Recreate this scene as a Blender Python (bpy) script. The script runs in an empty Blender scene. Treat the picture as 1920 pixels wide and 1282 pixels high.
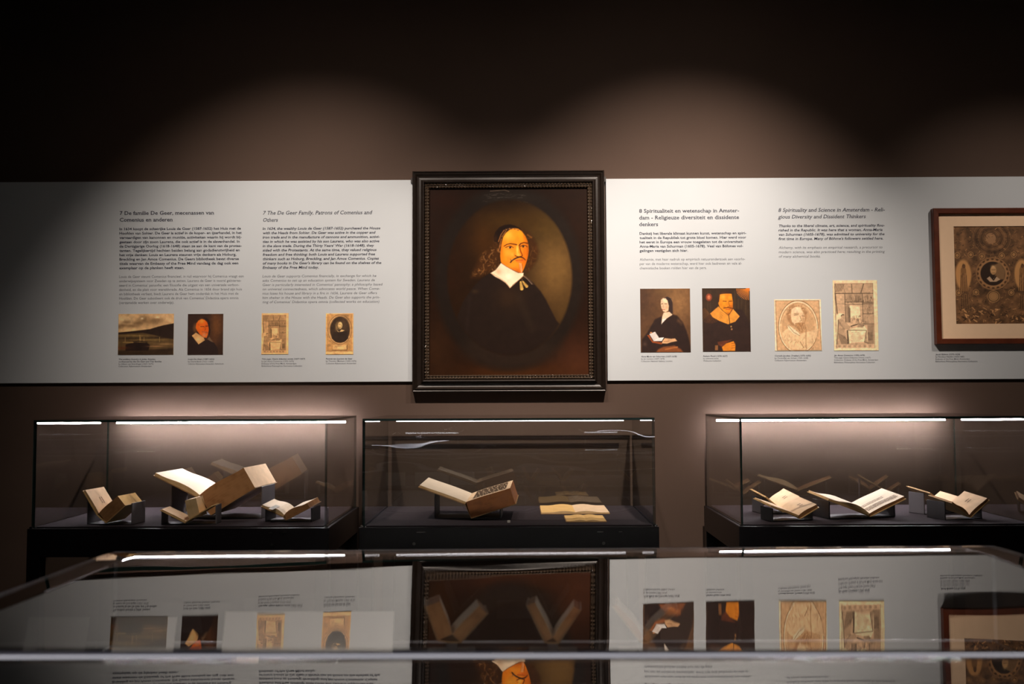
import bpy, bmesh, math, random
import numpy as np
from mathutils import Vector, Matrix

random.seed(7)
RNG = np.random.default_rng(11)
PI = math.pi
SC = bpy.context.scene
COL = SC.collection

# ------------------------------------------------------------------ camera, world, exposure
EYE = 1.36
FPX = 1867.0
CX, CY = 960.0, 641.0
VPX, VPY = 972.0, 742.0
ROLL = -0.0042
YAW = math.atan((VPX - CX) / FPX)
PITCH = math.atan((VPY - CY) / FPX)

cam_data = bpy.data.cameras.new('camera')
cam = bpy.data.objects.new('camera', cam_data)
COL.objects.link(cam)
cam_data.sensor_fit = 'HORIZONTAL'
cam_data.sensor_width = 36.0
cam_data.lens = FPX / 1920.0 * 36.0
cam_data.clip_start = 0.02
cam.matrix_world = (Matrix.Translation((0, 0, EYE)) @ Matrix.Rotation(YAW, 4, 'Z')
                    @ Matrix.Rotation(PI / 2 + PITCH, 4, 'X') @ Matrix.Rotation(ROLL, 4, 'Z'))
cam_data.dof.use_dof = True
cam_data.dof.focus_distance = 4.0
cam_data.dof.aperture_fstop = 3.2
SC.camera = cam

world = bpy.data.worlds.new('world')
SC.world = world
world.use_nodes = True
world.node_tree.nodes['Background'].inputs[0].default_value = (0.9, 0.75, 0.65, 1)
world.node_tree.nodes['Background'].inputs[1].default_value = 0.0008

SC.view_settings.view_transform = 'Standard'
SC.view_settings.look = 'None'
SC.view_settings.exposure = 0.0
SC.view_settings.gamma = 1.0
SC.view_settings.use_curve_mapping = False
SC.cycles.transparent_max_bounces = 40
SC.cycles.max_bounces = 10
SC.cycles.use_denoising = True
SC.cycles.caustics_reflective = False
SC.cycles.caustics_refractive = False
SC.cycles.sample_clamp_indirect = 4.0

CAMR = cam.matrix_world.to_3x3()

def ray(px, py):
    return CAMR @ Vector(((px - CX) / FPX, -(py - CY) / FPX, -1.0))

def at(px, py, Y):
    """point of the place seen at a pixel, on the upright plane y = Y"""
    d = ray(px, py)
    return Vector((0, 0, EYE)) + d * (Y / d.y)

def atz(px, py, z):
    d = ray(px, py)
    return Vector((0, 0, EYE)) + d * ((z - EYE) / d.z)

# ------------------------------------------------------------------ main distances
YW = 4.095           # the wall
PAN_T = 0.012        # info panel thickness
YP = YW - PAN_T      # panel face
CF, CB = 3.41, 4.03  # wall case glass, front and back
ZDECK = 0.92
ZTOP = 1.284

# ------------------------------------------------------------------ materials
def new_mat(name):
    m = bpy.data.materials.new(name)
    m.use_nodes = True
    nt = m.node_tree
    nt.nodes.clear()
    out = nt.nodes.new('ShaderNodeOutputMaterial')
    return m, nt, out

def principled(name, col, rough=0.5, metal=0.0, noise=0.0, nscale=20.0, spec=0.5, bump=0.0, bscale=200.0):
    m, nt, out = new_mat(name)
    b = nt.nodes.new('ShaderNodeBsdfPrincipled')
    b.inputs['Base Color'].default_value = (*col, 1)
    b.inputs['Roughness'].default_value = rough
    b.inputs['Metallic'].default_value = metal
    b.inputs['Specular IOR Level'].default_value = spec
    nt.links.new(b.outputs[0], out.inputs[0])
    tc = nt.nodes.new('ShaderNodeTexCoord')
    if noise > 0:
        n = nt.nodes.new('ShaderNodeTexNoise')
        n.inputs['Scale'].default_value = nscale
        n.inputs['Detail'].default_value = 5
        nt.links.new(tc.outputs['Object'], n.inputs['Vector'])
        r = nt.nodes.new('ShaderNodeMapRange')
        r.inputs['From Min'].default_value = 0.25
        r.inputs['From Max'].default_value = 0.75
        r.inputs['To Min'].default_value = 1 - noise
        r.inputs['To Max'].default_value = 1 + noise
        nt.links.new(n.outputs['Fac'], r.inputs['Value'])
        mx = nt.nodes.new('ShaderNodeVectorMath')
        mx.operation = 'SCALE'
        mx.inputs[0].default_value = col
        nt.links.new(r.outputs[0], mx.inputs['Scale'])
        nt.links.new(mx.outputs[0], b.inputs['Base Color'])
    if bump > 0:
        n2 = nt.nodes.new('ShaderNodeTexNoise')
        n2.inputs['Scale'].default_value = bscale
        nt.links.new(tc.outputs['Object'], n2.inputs['Vector'])
        bp = nt.nodes.new('ShaderNodeBump')
        bp.inputs['Strength'].default_value = bump
        bp.inputs['Distance'].default_value = 0.002
        nt.links.new(n2.outputs['Fac'], bp.inputs['Height'])
        nt.links.new(bp.outputs[0], b.inputs['Normal'])
    return m

def emission(name, col, strength):
    m, nt, out = new_mat(name)
    e = nt.nodes.new('ShaderNodeEmission')
    e.inputs[0].default_value = (*col, 1)
    e.inputs[1].default_value = strength
    nt.links.new(e.outputs[0], out.inputs[0])
    return m

def glass_mat(name, refl=1.85, tint=(0.975, 0.985, 0.98), wave=0.0, wscale=(1, 1, 1)):
    """clear sheet glass: straight-through transmission, Fresnel reflection on the outward side of the pane"""
    m, nt, out = new_mat(name)
    tr = nt.nodes.new('ShaderNodeBsdfTransparent')
    tr.inputs[0].default_value = (*tint, 1)
    gl = nt.nodes.new('ShaderNodeBsdfGlossy')
    gl.inputs['Roughness'].default_value = 0.0
    fr = nt.nodes.new('ShaderNodeFresnel')
    fr.inputs['IOR'].default_value = 1.5
    geo = nt.nodes.new('ShaderNodeNewGeometry')
    inv = nt.nodes.new('ShaderNodeMath'); inv.operation = 'SUBTRACT'; inv.inputs[0].default_value = 1.0
    nt.links.new(geo.outputs['Backfacing'], inv.inputs[1])
    mu = nt.nodes.new('ShaderNodeMath'); mu.operation = 'MULTIPLY'
    nt.links.new(fr.outputs[0], mu.inputs[0]); nt.links.new(inv.outputs[0], mu.inputs[1])
    m2 = nt.nodes.new('ShaderNodeMath'); m2.operation = 'MULTIPLY'; m2.use_clamp = True
    m2.inputs[1].default_value = refl
    nt.links.new(mu.outputs[0], m2.inputs[0])
    mx = nt.nodes.new('ShaderNodeMixShader')
    nt.links.new(m2.outputs[0], mx.inputs[0])
    nt.links.new(tr.outputs[0], mx.inputs[1]); nt.links.new(gl.outputs[0], mx.inputs[2])
    nt.links.new(mx.outputs[0], out.inputs[0])
    if wave > 0:
        tc = nt.nodes.new('ShaderNodeTexCoord')
        mp = nt.nodes.new('ShaderNodeMapping')
        mp.inputs['Scale'].default_value = wscale
        nt.links.new(tc.outputs['Object'], mp.inputs[0])
        n = nt.nodes.new('ShaderNodeTexNoise')
        n.inputs['Scale'].default_value = 1.0
        n.inputs['Detail'].default_value = 1
        nt.links.new(mp.outputs[0], n.inputs['Vector'])
        bp = nt.nodes.new('ShaderNodeBump')
        bp.inputs['Strength'].default_value = 1.0
        bp.inputs['Distance'].default_value = wave
        nt.links.new(n.outputs['Fac'], bp.inputs['Height'])
        nt.links.new(bp.outputs[0], gl.inputs['Normal'])
    return m

def edge_stripes(name, c0, c1, scale=900.0):
    """page edges: fine streaks of stacked leaves"""
    m, nt, out = new_mat(name)
    b = nt.nodes.new('ShaderNodeBsdfPrincipled')
    b.inputs['Roughness'].default_value = 0.75
    nt.links.new(b.outputs[0], out.inputs[0])
    tc = nt.nodes.new('ShaderNodeTexCoord')
    uv = nt.nodes.new('ShaderNodeAttribute'); uv.attribute_name = 'leafdir'
    n = nt.nodes.new('ShaderNodeTexNoise'); n.noise_dimensions = '1D'
    n.inputs['Scale'].default_value = scale; n.inputs['Detail'].default_value = 3
    nt.links.new(uv.outputs['Fac'], n.inputs['W'])
    n2 = nt.nodes.new('ShaderNodeTexNoise'); n2.inputs['Scale'].default_value = 30
    nt.links.new(tc.outputs['Object'], n2.inputs['Vector'])
    ad = nt.nodes.new('ShaderNodeMath'); ad.operation = 'ADD'
    nt.links.new(n.outputs['Fac'], ad.inputs[0]); nt.links.new(n2.outputs['Fac'], ad.inputs[1])
    cr = nt.nodes.new('ShaderNodeValToRGB')
    cr.color_ramp.elements[0].position = 0.7; cr.color_ramp.elements[0].color = (*c0, 1)
    cr.color_ramp.elements[1].position = 1.3; cr.color_ramp.elements[1].color = (*c1, 1)
    hf = nt.nodes.new('ShaderNodeMath'); hf.operation = 'MULTIPLY'; hf.inputs[1].default_value = 1.0
    nt.links.new(ad.outputs[0], hf.inputs[0])
    nt.links.new(hf.outputs[0], cr.inputs[0])
    cr.color_ramp.elements[1].position = 1.0
    nt.links.new(cr.outputs[0], b.inputs['Base Color'])
    return m

def attr_mat(name, rough=0.6, spec=0.3):
    m, nt, out = new_mat(name)
    b = nt.nodes.new('ShaderNodeBsdfPrincipled')
    b.inputs['Roughness'].default_value = rough
    b.inputs['Specular IOR Level'].default_value = spec
    a = nt.nodes.new('ShaderNodeVertexColor'); a.layer_name = 'Col'
    nt.links.new(a.outputs[0], b.inputs['Base Color'])
    nt.links.new(b.outputs[0], out.inputs[0])
    return m

M = {}
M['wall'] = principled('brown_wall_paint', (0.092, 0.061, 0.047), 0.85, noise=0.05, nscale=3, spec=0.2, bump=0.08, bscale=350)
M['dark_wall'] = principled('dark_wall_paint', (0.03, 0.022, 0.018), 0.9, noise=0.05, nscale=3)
M['floor'] = principled('dark_floor', (0.035, 0.026, 0.02), 0.5, noise=0.2, nscale=6)
M['ceiling'] = principled('black_ceiling', (0.01, 0.01, 0.01), 0.9, noise=0.05)
M['panel'] = principled('pale_blue_grey_board', (0.57, 0.612, 0.645), 0.65, noise=0.015, nscale=5, spec=0.2)
M['ink'] = principled('navy_ink', (0.012, 0.016, 0.04), 0.7, noise=0.05)
M['ink_light'] = principled('slate_ink', (0.10, 0.11, 0.135), 0.7, noise=0.05)
M['ebony'] = principled('ebony_frame', (0.014, 0.009, 0.0065), 0.3, noise=0.25, nscale=60, spec=0.45, bump=0.05, bscale=120)
M['ripple'] = principled('ebony_ripple', (0.06, 0.04, 0.026), 0.2, noise=0.2, nscale=60, spec=1.0)
M['mahogany'] = principled('mahogany_frame', (0.10, 0.022, 0.008), 0.35, noise=0.25, nscale=25, spec=0.4)
M['mat_board'] = principled('peach_mat_board', (0.95, 0.68, 0.45), 0.8, noise=0.02, nscale=40)
M['paint'] = attr_mat('oil_paint', 0.5, 0.06)
M['print'] = attr_mat('printed_picture', 0.6, 0.25)
M['print_back'] = principled('print_card', (0.45, 0.38, 0.3), 0.8, noise=0.05)
M['black'] = principled('black_lacquer', (0.006, 0.005, 0.006), 0.3, noise=0.1, nscale=40, spec=0.35)
M['felt'] = principled('dark_felt', (0.040, 0.031, 0.036), 0.95, noise=0.2, nscale=90, spec=0.1, bump=0.1, bscale=700)
M['glass'] = glass_mat('case_glass', wave=0.0015, wscale=(3.0, 1, 10))
M['glass_plain'] = glass_mat('case_glass_plain')
M['glass_back'] = glass_mat('case_rear_glass', refl=3.2)
M['glass_top'] = glass_mat('table_glass', refl=1.6, wave=0.0005, wscale=(3, 4, 1))
M['glass_edge'] = principled('green_glass_edge', (0.016, 0.034, 0.030), 0.15, noise=0.2, spec=0.6)
M['edge_pale'] = principled('polished_glass_edge', (0.42, 0.40, 0.44), 0.3, noise=0.1, spec=0.6)
M['alu'] = principled('aluminium', (0.55, 0.55, 0.57), 0.3, metal=1.0, noise=0.05)
M['steel'] = principled('lock_steel', (0.7, 0.68, 0.64), 0.15, metal=1.0, noise=0.05)
M['stand'] = principled('grey_stand', (0.13, 0.115, 0.125), 0.55, noise=0.08, nscale=30)
M['stand_dark'] = principled('dark_stand', (0.035, 0.03, 0.032), 0.5, noise=0.08, nscale=30)
M['paper'] = principled('cream_paper', (0.84, 0.60, 0.40), 0.85, noise=0.10, nscale=35, spec=0.15)
M['paper_white'] = principled('white_paper', (0.88, 0.74, 0.60), 0.85, noise=0.05, nscale=30, spec=0.15)
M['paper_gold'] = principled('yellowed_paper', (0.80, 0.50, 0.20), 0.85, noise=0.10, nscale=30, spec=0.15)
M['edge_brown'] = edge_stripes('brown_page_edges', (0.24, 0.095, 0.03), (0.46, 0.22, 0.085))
M['edge_tan'] = edge_stripes('tan_page_edges', (0.55, 0.33, 0.13), (0.80, 0.54, 0.28))
M['edge_dark'] = edge_stripes('dark_brown_page_edges', (0.17, 0.055, 0.015), (0.32, 0.115, 0.035))
M['leather'] = principled('tan_leather', (0.34, 0.19, 0.08), 0.55, noise=0.25, nscale=30)
M['vellum'] = principled('vellum_cover', (0.66, 0.42, 0.18), 0.6, noise=0.15, nscale=30)
M['page_ink'] = principled('page_ink', (0.16, 0.10, 0.06), 0.8, noise=0.2)
M['strip_grey'] = principled('grey_strip', (0.40, 0.36, 0.30), 0.7, noise=0.05)
M['label_card'] = principled('white_card', (0.75, 0.70, 0.66), 0.7, noise=0.03)

# ------------------------------------------------------------------ mesh helpers
def link(name, me, mats, parent=None):
    for m in (mats if isinstance(mats, (list, tuple)) else [mats]):
        me.materials.append(M[m] if isinstance(m, str) else m)
    o = bpy.data.objects.new(name, me)
    COL.objects.link(o)
    if parent is not None:
        o.parent = parent
    return o

def from_data(name, verts, faces, mats, parent=None, idx=None, smooth=False):
    me = bpy.data.meshes.new(name)
    me.from_pydata([tuple(v) for v in verts], [], [tuple(f) for f in faces])
    if idx is not None:
        me.polygons.foreach_set('material_index', idx)
    if smooth:
        me.polygons.foreach_set('use_smooth', [True] * len(me.polygons))
    me.update()
    return link(name, me, mats, parent)

BOXF = [(0, 3, 2, 1), (4, 5, 6, 7), (0, 1, 5, 4), (1, 2, 6, 5), (2, 3, 7, 6), (3, 0, 4, 7)]

def box_v(x0, x1, y0, y1, z0, z1):
    return [(x0, y0, z0), (x1, y0, z0), (x1, y1, z0), (x0, y1, z0), (x0, y0, z1), (x1, y0, z1), (x1, y1, z1), (x0, y1, z1)]

def box(name, x0, x1, y0, y1, z0, z1, mats, parent=None, bevel=0.0, idx=None):
    bm = bmesh.new()
    vs = [bm.verts.new(v) for v in box_v(x0, x1, y0, y1, z0, z1)]
    for k, f in enumerate(BOXF):
        fc = bm.faces.new([vs[i] for i in f])
        if idx:
            fc.material_index = idx[k]
    if bevel > 0:
        bmesh.ops.bevel(bm, geom=list(bm.edges), offset=bevel, segments=2, affect='EDGES', profile=0.6)
    me = bpy.data.meshes.new(name)
    bm.to_mesh(me); bm.free()
    return link(name, me, mats, parent)

def cyl(name, c, r, depth, axis, mats, parent=None, seg=20, r2=None):
    bm = bmesh.new()
    bmesh.ops.create_cone(bm, cap_ends=True, segments=seg, radius1=r, radius2=r if r2 is None else r2, depth=depth)
    if axis == 'Y':
        bmesh.ops.rotate(bm, verts=bm.verts, cent=(0, 0, 0), matrix=Matrix.Rotation(PI / 2, 3, 'X'))
    elif isinstance(axis, Vector):
        bmesh.ops.rotate(bm, verts=bm.verts, cent=(0, 0, 0), matrix=axis.to_track_quat('Z', 'Y').to_matrix())
    bmesh.ops.translate(bm, verts=bm.verts, vec=c)
    me = bpy.data.meshes.new(name)
    bm.to_mesh(me); bm.free()
    return link(name, me, mats, parent)

def tag(o, label, cat, group=None, kind=None):
    o['label'] = label
    o['category'] = cat
    if group: o['group'] = group
    if kind: o['kind'] = kind
    return o

def thing(name, label, cat, loc=(0, 0, 0), rot=(0, 0, 0), group=None):
    o = bpy.data.objects.new(name, None)
    o.empty_display_size = 0.1
    COL.objects.link(o)
    o.location = loc
    o.rotation_euler = rot
    return tag(o, label, cat, group)

def struct(o):
    o['kind'] = 'structure'
    return o

# ------------------------------------------------------------------ the room
RX0, RX1, RY0, ZC = -4.6, 4.6, -3.6, 3.6
struct(box('floor', RX0 - .2, RX1 + .2, RY0 - .2, YW + .2, -0.1, 0, 'floor'))
struct(box('ceiling', RX0 - .2, RX1 + .2, RY0 - .2, YW + .2, ZC, ZC + .1, 'ceiling'))
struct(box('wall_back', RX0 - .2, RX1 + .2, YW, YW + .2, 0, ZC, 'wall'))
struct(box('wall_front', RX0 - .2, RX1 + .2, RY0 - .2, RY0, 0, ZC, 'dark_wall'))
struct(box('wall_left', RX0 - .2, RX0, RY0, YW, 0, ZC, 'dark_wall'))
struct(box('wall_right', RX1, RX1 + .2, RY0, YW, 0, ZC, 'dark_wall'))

# ------------------------------------------------------------------ ceiling spots
SPOT_Z = 3.05
SPOT_Y = YW - 1.40
def spotlight(aim_px, aim_py, power, size_deg, x_off, label, col=(1.0, 0.845, 0.725), blend=1.0, spill=0.05):
    tgt = at(aim_px, aim_py, YW)
    p = Vector((tgt.x + x_off, SPOT_Y, SPOT_Z))
    d = (tgt - p).normalized()
    t = thing('track_spotlight', label, 'spotlight', p, group='spotlights on the ceiling track')
    cyl('lamp_head', d * -0.07, 0.045, 0.13, d, 'black', t, 24, r2=0.05)
    cyl('yoke', Vector((0, 0, 0)) - d * 0.08 + Vector((0, 0, 0.09)), 0.012, 0.14, 'Z', 'black', t, 12)
    box('track_adapter', -0.02, 0.02, -0.06, 0.06, 0.12, 0.163, 'black', t, 0.003)
    ld = bpy.data.lights.new('spot_lamp', 'SPOT')
    ld.energy = power; ld.color = col
    ld.spot_size = math.radians(size_deg); ld.spot_blend = blend
    ld.shadow_soft_size = 0.03
    lo = bpy.data.objects.new('spot_lamp', ld)
    COL.objects.link(lo)
    lo.parent = t
    lo.location = d * 0.005
    lo.rotation_euler = d.to_track_quat('-Z', 'Y').to_euler()
    l2 = bpy.data.lights.new('spill_lamp', 'SPOT')
    l2.energy = power * spill; l2.color = col
    l2.spot_size = math.radians(125); l2.spot_blend = 1.0; l2.shadow_soft_size = 0.045
    o2 = bpy.data.objects.new('spill_lamp', l2)
    COL.objects.link(o2)
    o2.parent = t; o2.location = lo.location; o2.rotation_euler = lo.rotation_euler
    return t

spotlight(585, 680, 142, 72, 0.05, 'black track spotlight aimed at the panel with the landscape print')
spotlight(950, 680, 72, 56, 0.0, 'black track spotlight aimed at the large oval portrait')
spotlight(1290, 650, 228, 70, -0.05, 'black track spotlight aimed at the panel with the woman reading')
spotlight(1890, 600, 56, 56, 0.25, 'black track spotlight aimed at the framed engraving')
tr = thing('lighting_track', 'long black lighting track on the dark ceiling', 'lighting track', (0, SPOT_Y, SPOT_Z + 0.185))
box('rail', -3.6, 3.6, -0.02, 0.02, -0.02, 0.02, 'black', tr)
for x in (-3.2, -1.1, 1.1, 3.2):
    box('hanger', x - .008, x + .008, -.008, .008, 0.02, ZC - SPOT_Z - 0.185, 'black', tr)

# ------------------------------------------------------------------ info panels
pl0 = at(-260, 342, YP); plt = at(0, 341.5, YP); plb = at(0, 718.5, YP); pl1 = at(774, 342, YP)
PZ1, PZ0 = plt.z, plb.z
pr0 = at(1136, 342, YP); pr1 = at(2300, 342, YP)
PANEL_L = box('info_panel', pl0.x, pl1.x, YP, YW - 0.001, PZ0, PZ1, 'panel', bevel=0.0012)
tag(PANEL_L, 'long pale text panel bearing the landscape print, beside the portrait frame', 'sign')
PANEL_R = box('info_panel', pr0.x, pr1.x, YP, YW - 0.001, PZ0, PZ1, 'panel', bevel=0.0012)
tag(PANEL_R, 'long pale text panel bearing the woman-reading print and framed engraving', 'sign')

PXM = FPX / YP       # pixels in a metre on the panel face

def text_mesh_line(s, bold):
    cu = bpy.data.curves.new('t', 'FONT')
    cu.body = s
    cu.size = 1.0
    cu.resolution_u = 2
    cu.offset = bold
    cu.fill_mode = 'FRONT'
    ob = bpy.data.objects.new('t', cu)
    COL.objects.link(ob)
    dg = bpy.context.evaluated_depsgraph_get()
    me = ob.evaluated_get(dg).to_mesh()
    nv = len(me.vertices)
    co = np.empty(nv * 3); me.vertices.foreach_get('co', co); co = co.reshape(-1, 3).copy()
    me.calc_loop_triangles()
    tri = np.empty(len(me.loop_triangles) * 3, dtype=np.int32)
    me.loop_triangles.foreach_get('vertices', tri); tri = tri.reshape(-1, 3).copy()
    ob.evaluated_get(dg).to_mesh_clear()
    bpy.data.objects.remove(ob); bpy.data.curves.remove(cu)
    return co, tri

CAPH = 0.729         # cap height of the built-in face at size 1 (approx.)
def level(ch, bold, lo=False):
    c = text_mesh_line(ch, bold)[0][:, 1]
    return c.min() if lo else c.max()
def add_serifs(co, tri, bold):
    """small bracket strokes on the flat ends of the stems"""
    V, T = [co], [tri]
    n = len(co)
    specs = [(level('n', bold, True), 1, 0.050, 0.050), (level('n', bold, True), 1, 0.05, 0.05), (level('i', bold), -1, 0.06, 0.0), (level('u', bold), -1, 0.06, 0.0),
             (level('H', bold), -1, 0.05, 0.05), (level('l', bold), -1, 0.06, 0.0), (level('v', bold), -1, 0.05, 0.05), (level('p', bold, True), 1, 0.05, 0.05)]
    done = set()
    for (z, up, l, r) in specs:
        zs = round(float(z), 3)
        if zs in done: continue
        done.add(zs)
        xs = np.unique(np.round(co[np.abs(co[:, 1] - z) < 0.004, 0], 4))
        for a, b in zip(xs[:-1], xs[1:]):
            if 0.05 < b - a < 0.15:
                h = 0.032 * up
                V.append(np.array([[a - l, z, 0], [b + r, z, 0], [b + r * .7, z + h, 0], [a - l * .7, z + h, 0]]))
                T.append(np.array([[0, 1, 2], [0, 2, 3]] if up > 0 else [[0, 2, 1], [0, 3, 2]]) + n); n += 4
    return np.concatenate(V), np.concatenate(T)

def text_block(name, lines, x, y0, pitch, rights, cap_px, mat, parent, bold=0.0, shear=0.0, plane=None, mulw=1.0):
    """lines of print lying on the panel face: left edge, first baseline, line pitch and right edges in photo pixels"""
    Y = plane or YP
    V, T, n = [], [], 0
    for k, s in enumerate(lines):
        co, tri = text_mesh_line(s, bold)
        if len(co) == 0: continue
        if name == 'heading': co, tri = add_serifs(co, tri, bold)
        p = at(x, y0 + k * pitch, Y)
        w = (rights[k] - x) / PXM
        x0, x1 = co[:, 0].min(), co[:, 0].max()
        sx = w / (x1 - x0)
        sz = cap_px / PXM / CAPH
        X = (co[:, 0] - x0) * sx + co[:, 1] * sz * shear
        Z = co[:, 1] * sz
        V.append(np.stack([p.x + X, np.full(len(X), Y - 0.0004), p.z + Z], 1))
        T.append(tri + n); n += len(co)
    V = np.concatenate(V); T = np.concatenate(T)
    return from_data(name, V.tolist(), T.tolist(), mat, parent)

def R(o, s, v): return [o + q / s for q in v]

# left panel, Dutch
text_block('heading', ['7 De familie De Geer, mecenassen van', 'Comenius en anderen'], 224.5, 402.9, 12.5, [403.8, 325.2], 7.4, 'ink', PANEL_L, 0.014)
text_block('bold_paragraph', [
    'In 1634 koopt de schatrijke Louis de Geer (1587-1652) het Huis met de',
    'Hoofden van Sohier. De Geer is actief in de koper- en ijzerhandel, in het',
    'vervaardigen van kanonnen en munitie, activiteiten waarin hij wordt bij-',
    'gestaan door zijn zoon Laurens, die ook actief is in de slavenhandel. In',
    'de Dertigjarige Oorlog (1618-1648) staan ze aan de kant van de protes-',
    'tanten. Tegelijkertijd hechten beiden belang aan godsdienstvrijheid en',
    'het vrije denken: Louis en Laurens steunen vrije denkers als Hoburg,',
    'Breckling en Jan Amos Comenius. De Geers bibliotheek bevat diverse',
    'titels waarvan de Embassy of the Free Mind vandaag de dag ook een',
    'exemplaar op de planken heeft staan.'], 224, 431.5, 8.12,
    R(200, 6.747, [1717, 1727, 1725, 1700, 1725, 1700, 1655, 1688, 1680, 990]), 5.0, 'ink', PANEL_L, 0.022)
text_block('paragraph', [
    'Louis de Geer steunt Comenius financieel, in ruil waarvoor hij Comenius vraagt een',
    'onderwijssysteem voor Zweden op te zetten. Laurens de Geer is vooral ge\u00efnteres-',
    "seerd in Comenius' pansofie: een filosofie die uitgaat van een universele verbon-",
    'denheid, en die pleit voor wereldvrede. Als Comenius in 1656 door brand zijn huis',
    'en bibliotheek verliest, biedt Laurens de Geer hem onderdak in het Huis met de',
    "Hoofden. De Geer subsidieert ook de druk van Comenius' Didactica opera omnia",
    '(verzamelde werken over onderwijs).'], 223.6, 520.9, 8.13,
    [459, 454.6, 450.5, 455.7, 449, 449, 327.3], 5.0, 'ink_light', PANEL_L)
# left panel, English
text_block('heading', ['7 The De Geer Family, Patrons of Comenius and', 'Others'], 492.6, 402.4, 13.2, [699.3, 520.7], 7.4, 'ink', PANEL_L, 0.008, 0.22)
text_block('bold_paragraph', [
    'In 1634, the wealthy Louis de Geer (1587-1652) purchased the House',
    'with the Heads from Sohier. De Geer was active in the copper and',
    'iron trade and in the manufacture of cannons and ammunition, activi-',
    'ties in which he was assisted by his son Laurens, who was also active',
    "in the slave trade. During the Thirty Years' War (1618-1648), they",
    'sided with the Protestants. At the same time, they valued religious',
    'freedom and free thinking: both Louis and Laurens supported free',
    'thinkers such as Hoburg, Breckling, and Jan Amos Comenius. Copies',
    "of many books in De Geer's library can be found on the shelves of the",
    'Embassy of the Free Mind today.'], 492.4, 430.8, 8.11,
    R(470, 6.41, [1572, 1508, 1562, 1558, 1492, 1522, 1505, 1550, 1580, 822]), 5.0, 'ink', PANEL_L, 0.022, 0.2)
text_block('paragraph', [
    'Louis de Geer supports Comenius financially, in exchange for which he',
    'asks Comenius to set up an education system for Sweden. Laurens de',
    "Geer is particularly interested in Comenius' pansophy; a philosophy based",
    'on universal connectedness, which advocates world peace. When Come-',
    'nius loses his house and library in a fire in 1656, Laurens de Geer offers',
    'him shelter in the House with the Heads. De Geer also supports the prin-',
    "ting of Comenius' Didactica opera omnia (collected works on education)"], 492, 520, 8.05,
    R(470, 6.41, [1518, 1500, 1590, 1560, 1525, 1562, 1552]), 5.0, 'ink_light', PANEL_L, 0.0, 0.2)
# right panel, Dutch
text_block('heading', ['8 Spiritualiteit en wetenschap in Amster-', 'dam - Religieuze diversiteit en dissidente', 'denkers'],
    1198.5, 398.8, 12.5, R(1180, 7.68, [1590, 1588, 415]), 7.4, 'ink', PANEL_R, 0.012)
text_block('bold_paragraph', [
    'Dankzij het liberale klimaat kunnen kunst, wetenschap en spiri-',
    'tualiteit in de Republiek tot grote bloei komen. Hier werd voor',
    'het eerst in Europa een vrouw toegelaten tot de universiteit:',
    'Anna-Maria van Schurman (1605-1678). Veel van B\u00f6hmes vol-',
    'gelingen vestigden zich hier.'], 1199.2, 440, 8.05, R(1180, 7.68, [1690, 1690, 1648, 1645, 848]), 5.0, 'ink', PANEL_R, 0.02)
text_block('paragraph', [
    'Alchemie, met haar nadruk op empirisch natuuronderzoek een voorlo-',
    'per van de moderne wetenschap, werd hier ook bedreven en vele al-',
    'chemistische boeken rolden hier van de pers.'], 1199.5, 488.6, 8.1, R(1180, 7.68, [1672, 1625, 1115]), 5.0, 'ink_light', PANEL_R)
# right panel, English
text_block('heading', ['8 Spirituality and Science in Amsterdam - Reli-', 'gious Diversity and Dissident Thinkers'],
    1459, 397.2, 12.5, R(1440, 7.68, [1685, 1408]), 7.4, 'ink', PANEL_R, 0.008, 0.22)
text_block('bold_paragraph', [
    'Thanks to the liberal climate, art, science, and spirituality flou-',
    'rished in the Republic. It was here that a woman, Anna-Maria',
    'van Schurman (1605-1678), was admitted to university for the',
    "first time in Europe. Many of B\u00f6hme's followers settled here."], 1459.5, 425.6, 8.1, R(1440, 7.68, [1682, 1652, 1680, 1662]), 5.0, 'ink', PANEL_R, 0.02, 0.2)
text_block('paragraph', [
    'Alchemy, with its emphasis on empirical research, a precursor to',
    'modern science, was also practiced here; resulting in the printing',
    'of many alchemical books.'], 1460, 466.4, 8.25, R(1440, 7.68, [1650, 1680, 755]), 5.0, 'ink_light', PANEL_R, 0.0, 0.2)

# captions: first line(s) bold, the rest light
def caption(parent, x, y, bold_lines, bold_r, light_lines, light_r, pitch=4.4):
    text_block('caption', bold_lines, x, y, pitch, bold_r, 2.9, 'ink', parent, 0.012, 0.2)
    text_block('caption', light_lines, x, y + pitch * len(bold_lines), pitch, light_r, 2.9, 'ink_light', parent, 0.004)

caption(PANEL_L, 222.3, 674.8, ['The artillery foundry in Julita, Sweden,', 'co-financed by the De Geer and Trip families'], [292.3, 303.2],
        ['by Allaert van Everdingen (1621-1675)', 'Collection: Rijksmuseum Amsterdam'], [288, 284.6])
caption(PANEL_L, 352.5, 674.6, ['Louis De Geer (1587-1652)'], [401.8], ['by David Beck (1621-1656)', 'Collection Rijksmuseum Amsterdam, Netherlands'], [400.6, 419.5])
caption(PANEL_L, 490.5, 674.2, ['Title page, Opera didactica omnia (1657-1657)'], [572], ['by Jan Amos Comenius (1592-1670)', 'Embassy of the Free Mind, Amsterdam', 'Bibliotheca Philosophica Hermetica Collection'], [551, 556, 566.5])
caption(PANEL_L, 611, 673.8, ['Portret van Laurens de Geer'], [660.8], ['by Theodor Matham (1605-1676)', 'Collection Rijksmuseum Amsterdam'], [668.5, 668])
caption(PANEL_R, 1202, 669.6, ['Anna Maria van Schurman (1607-1678)'], [1268.8], ['by Jan Lievens (1607-1674)', 'Collection National Gallery, London'], [1246, 1260.5])
caption(PANEL_R, 1318.5, 668.8, ['Robert Fludd (1574-1637)'], [1363.5], ['by unknown artist', 'Wellcome Collection'], [1347.2, 1352])
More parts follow.
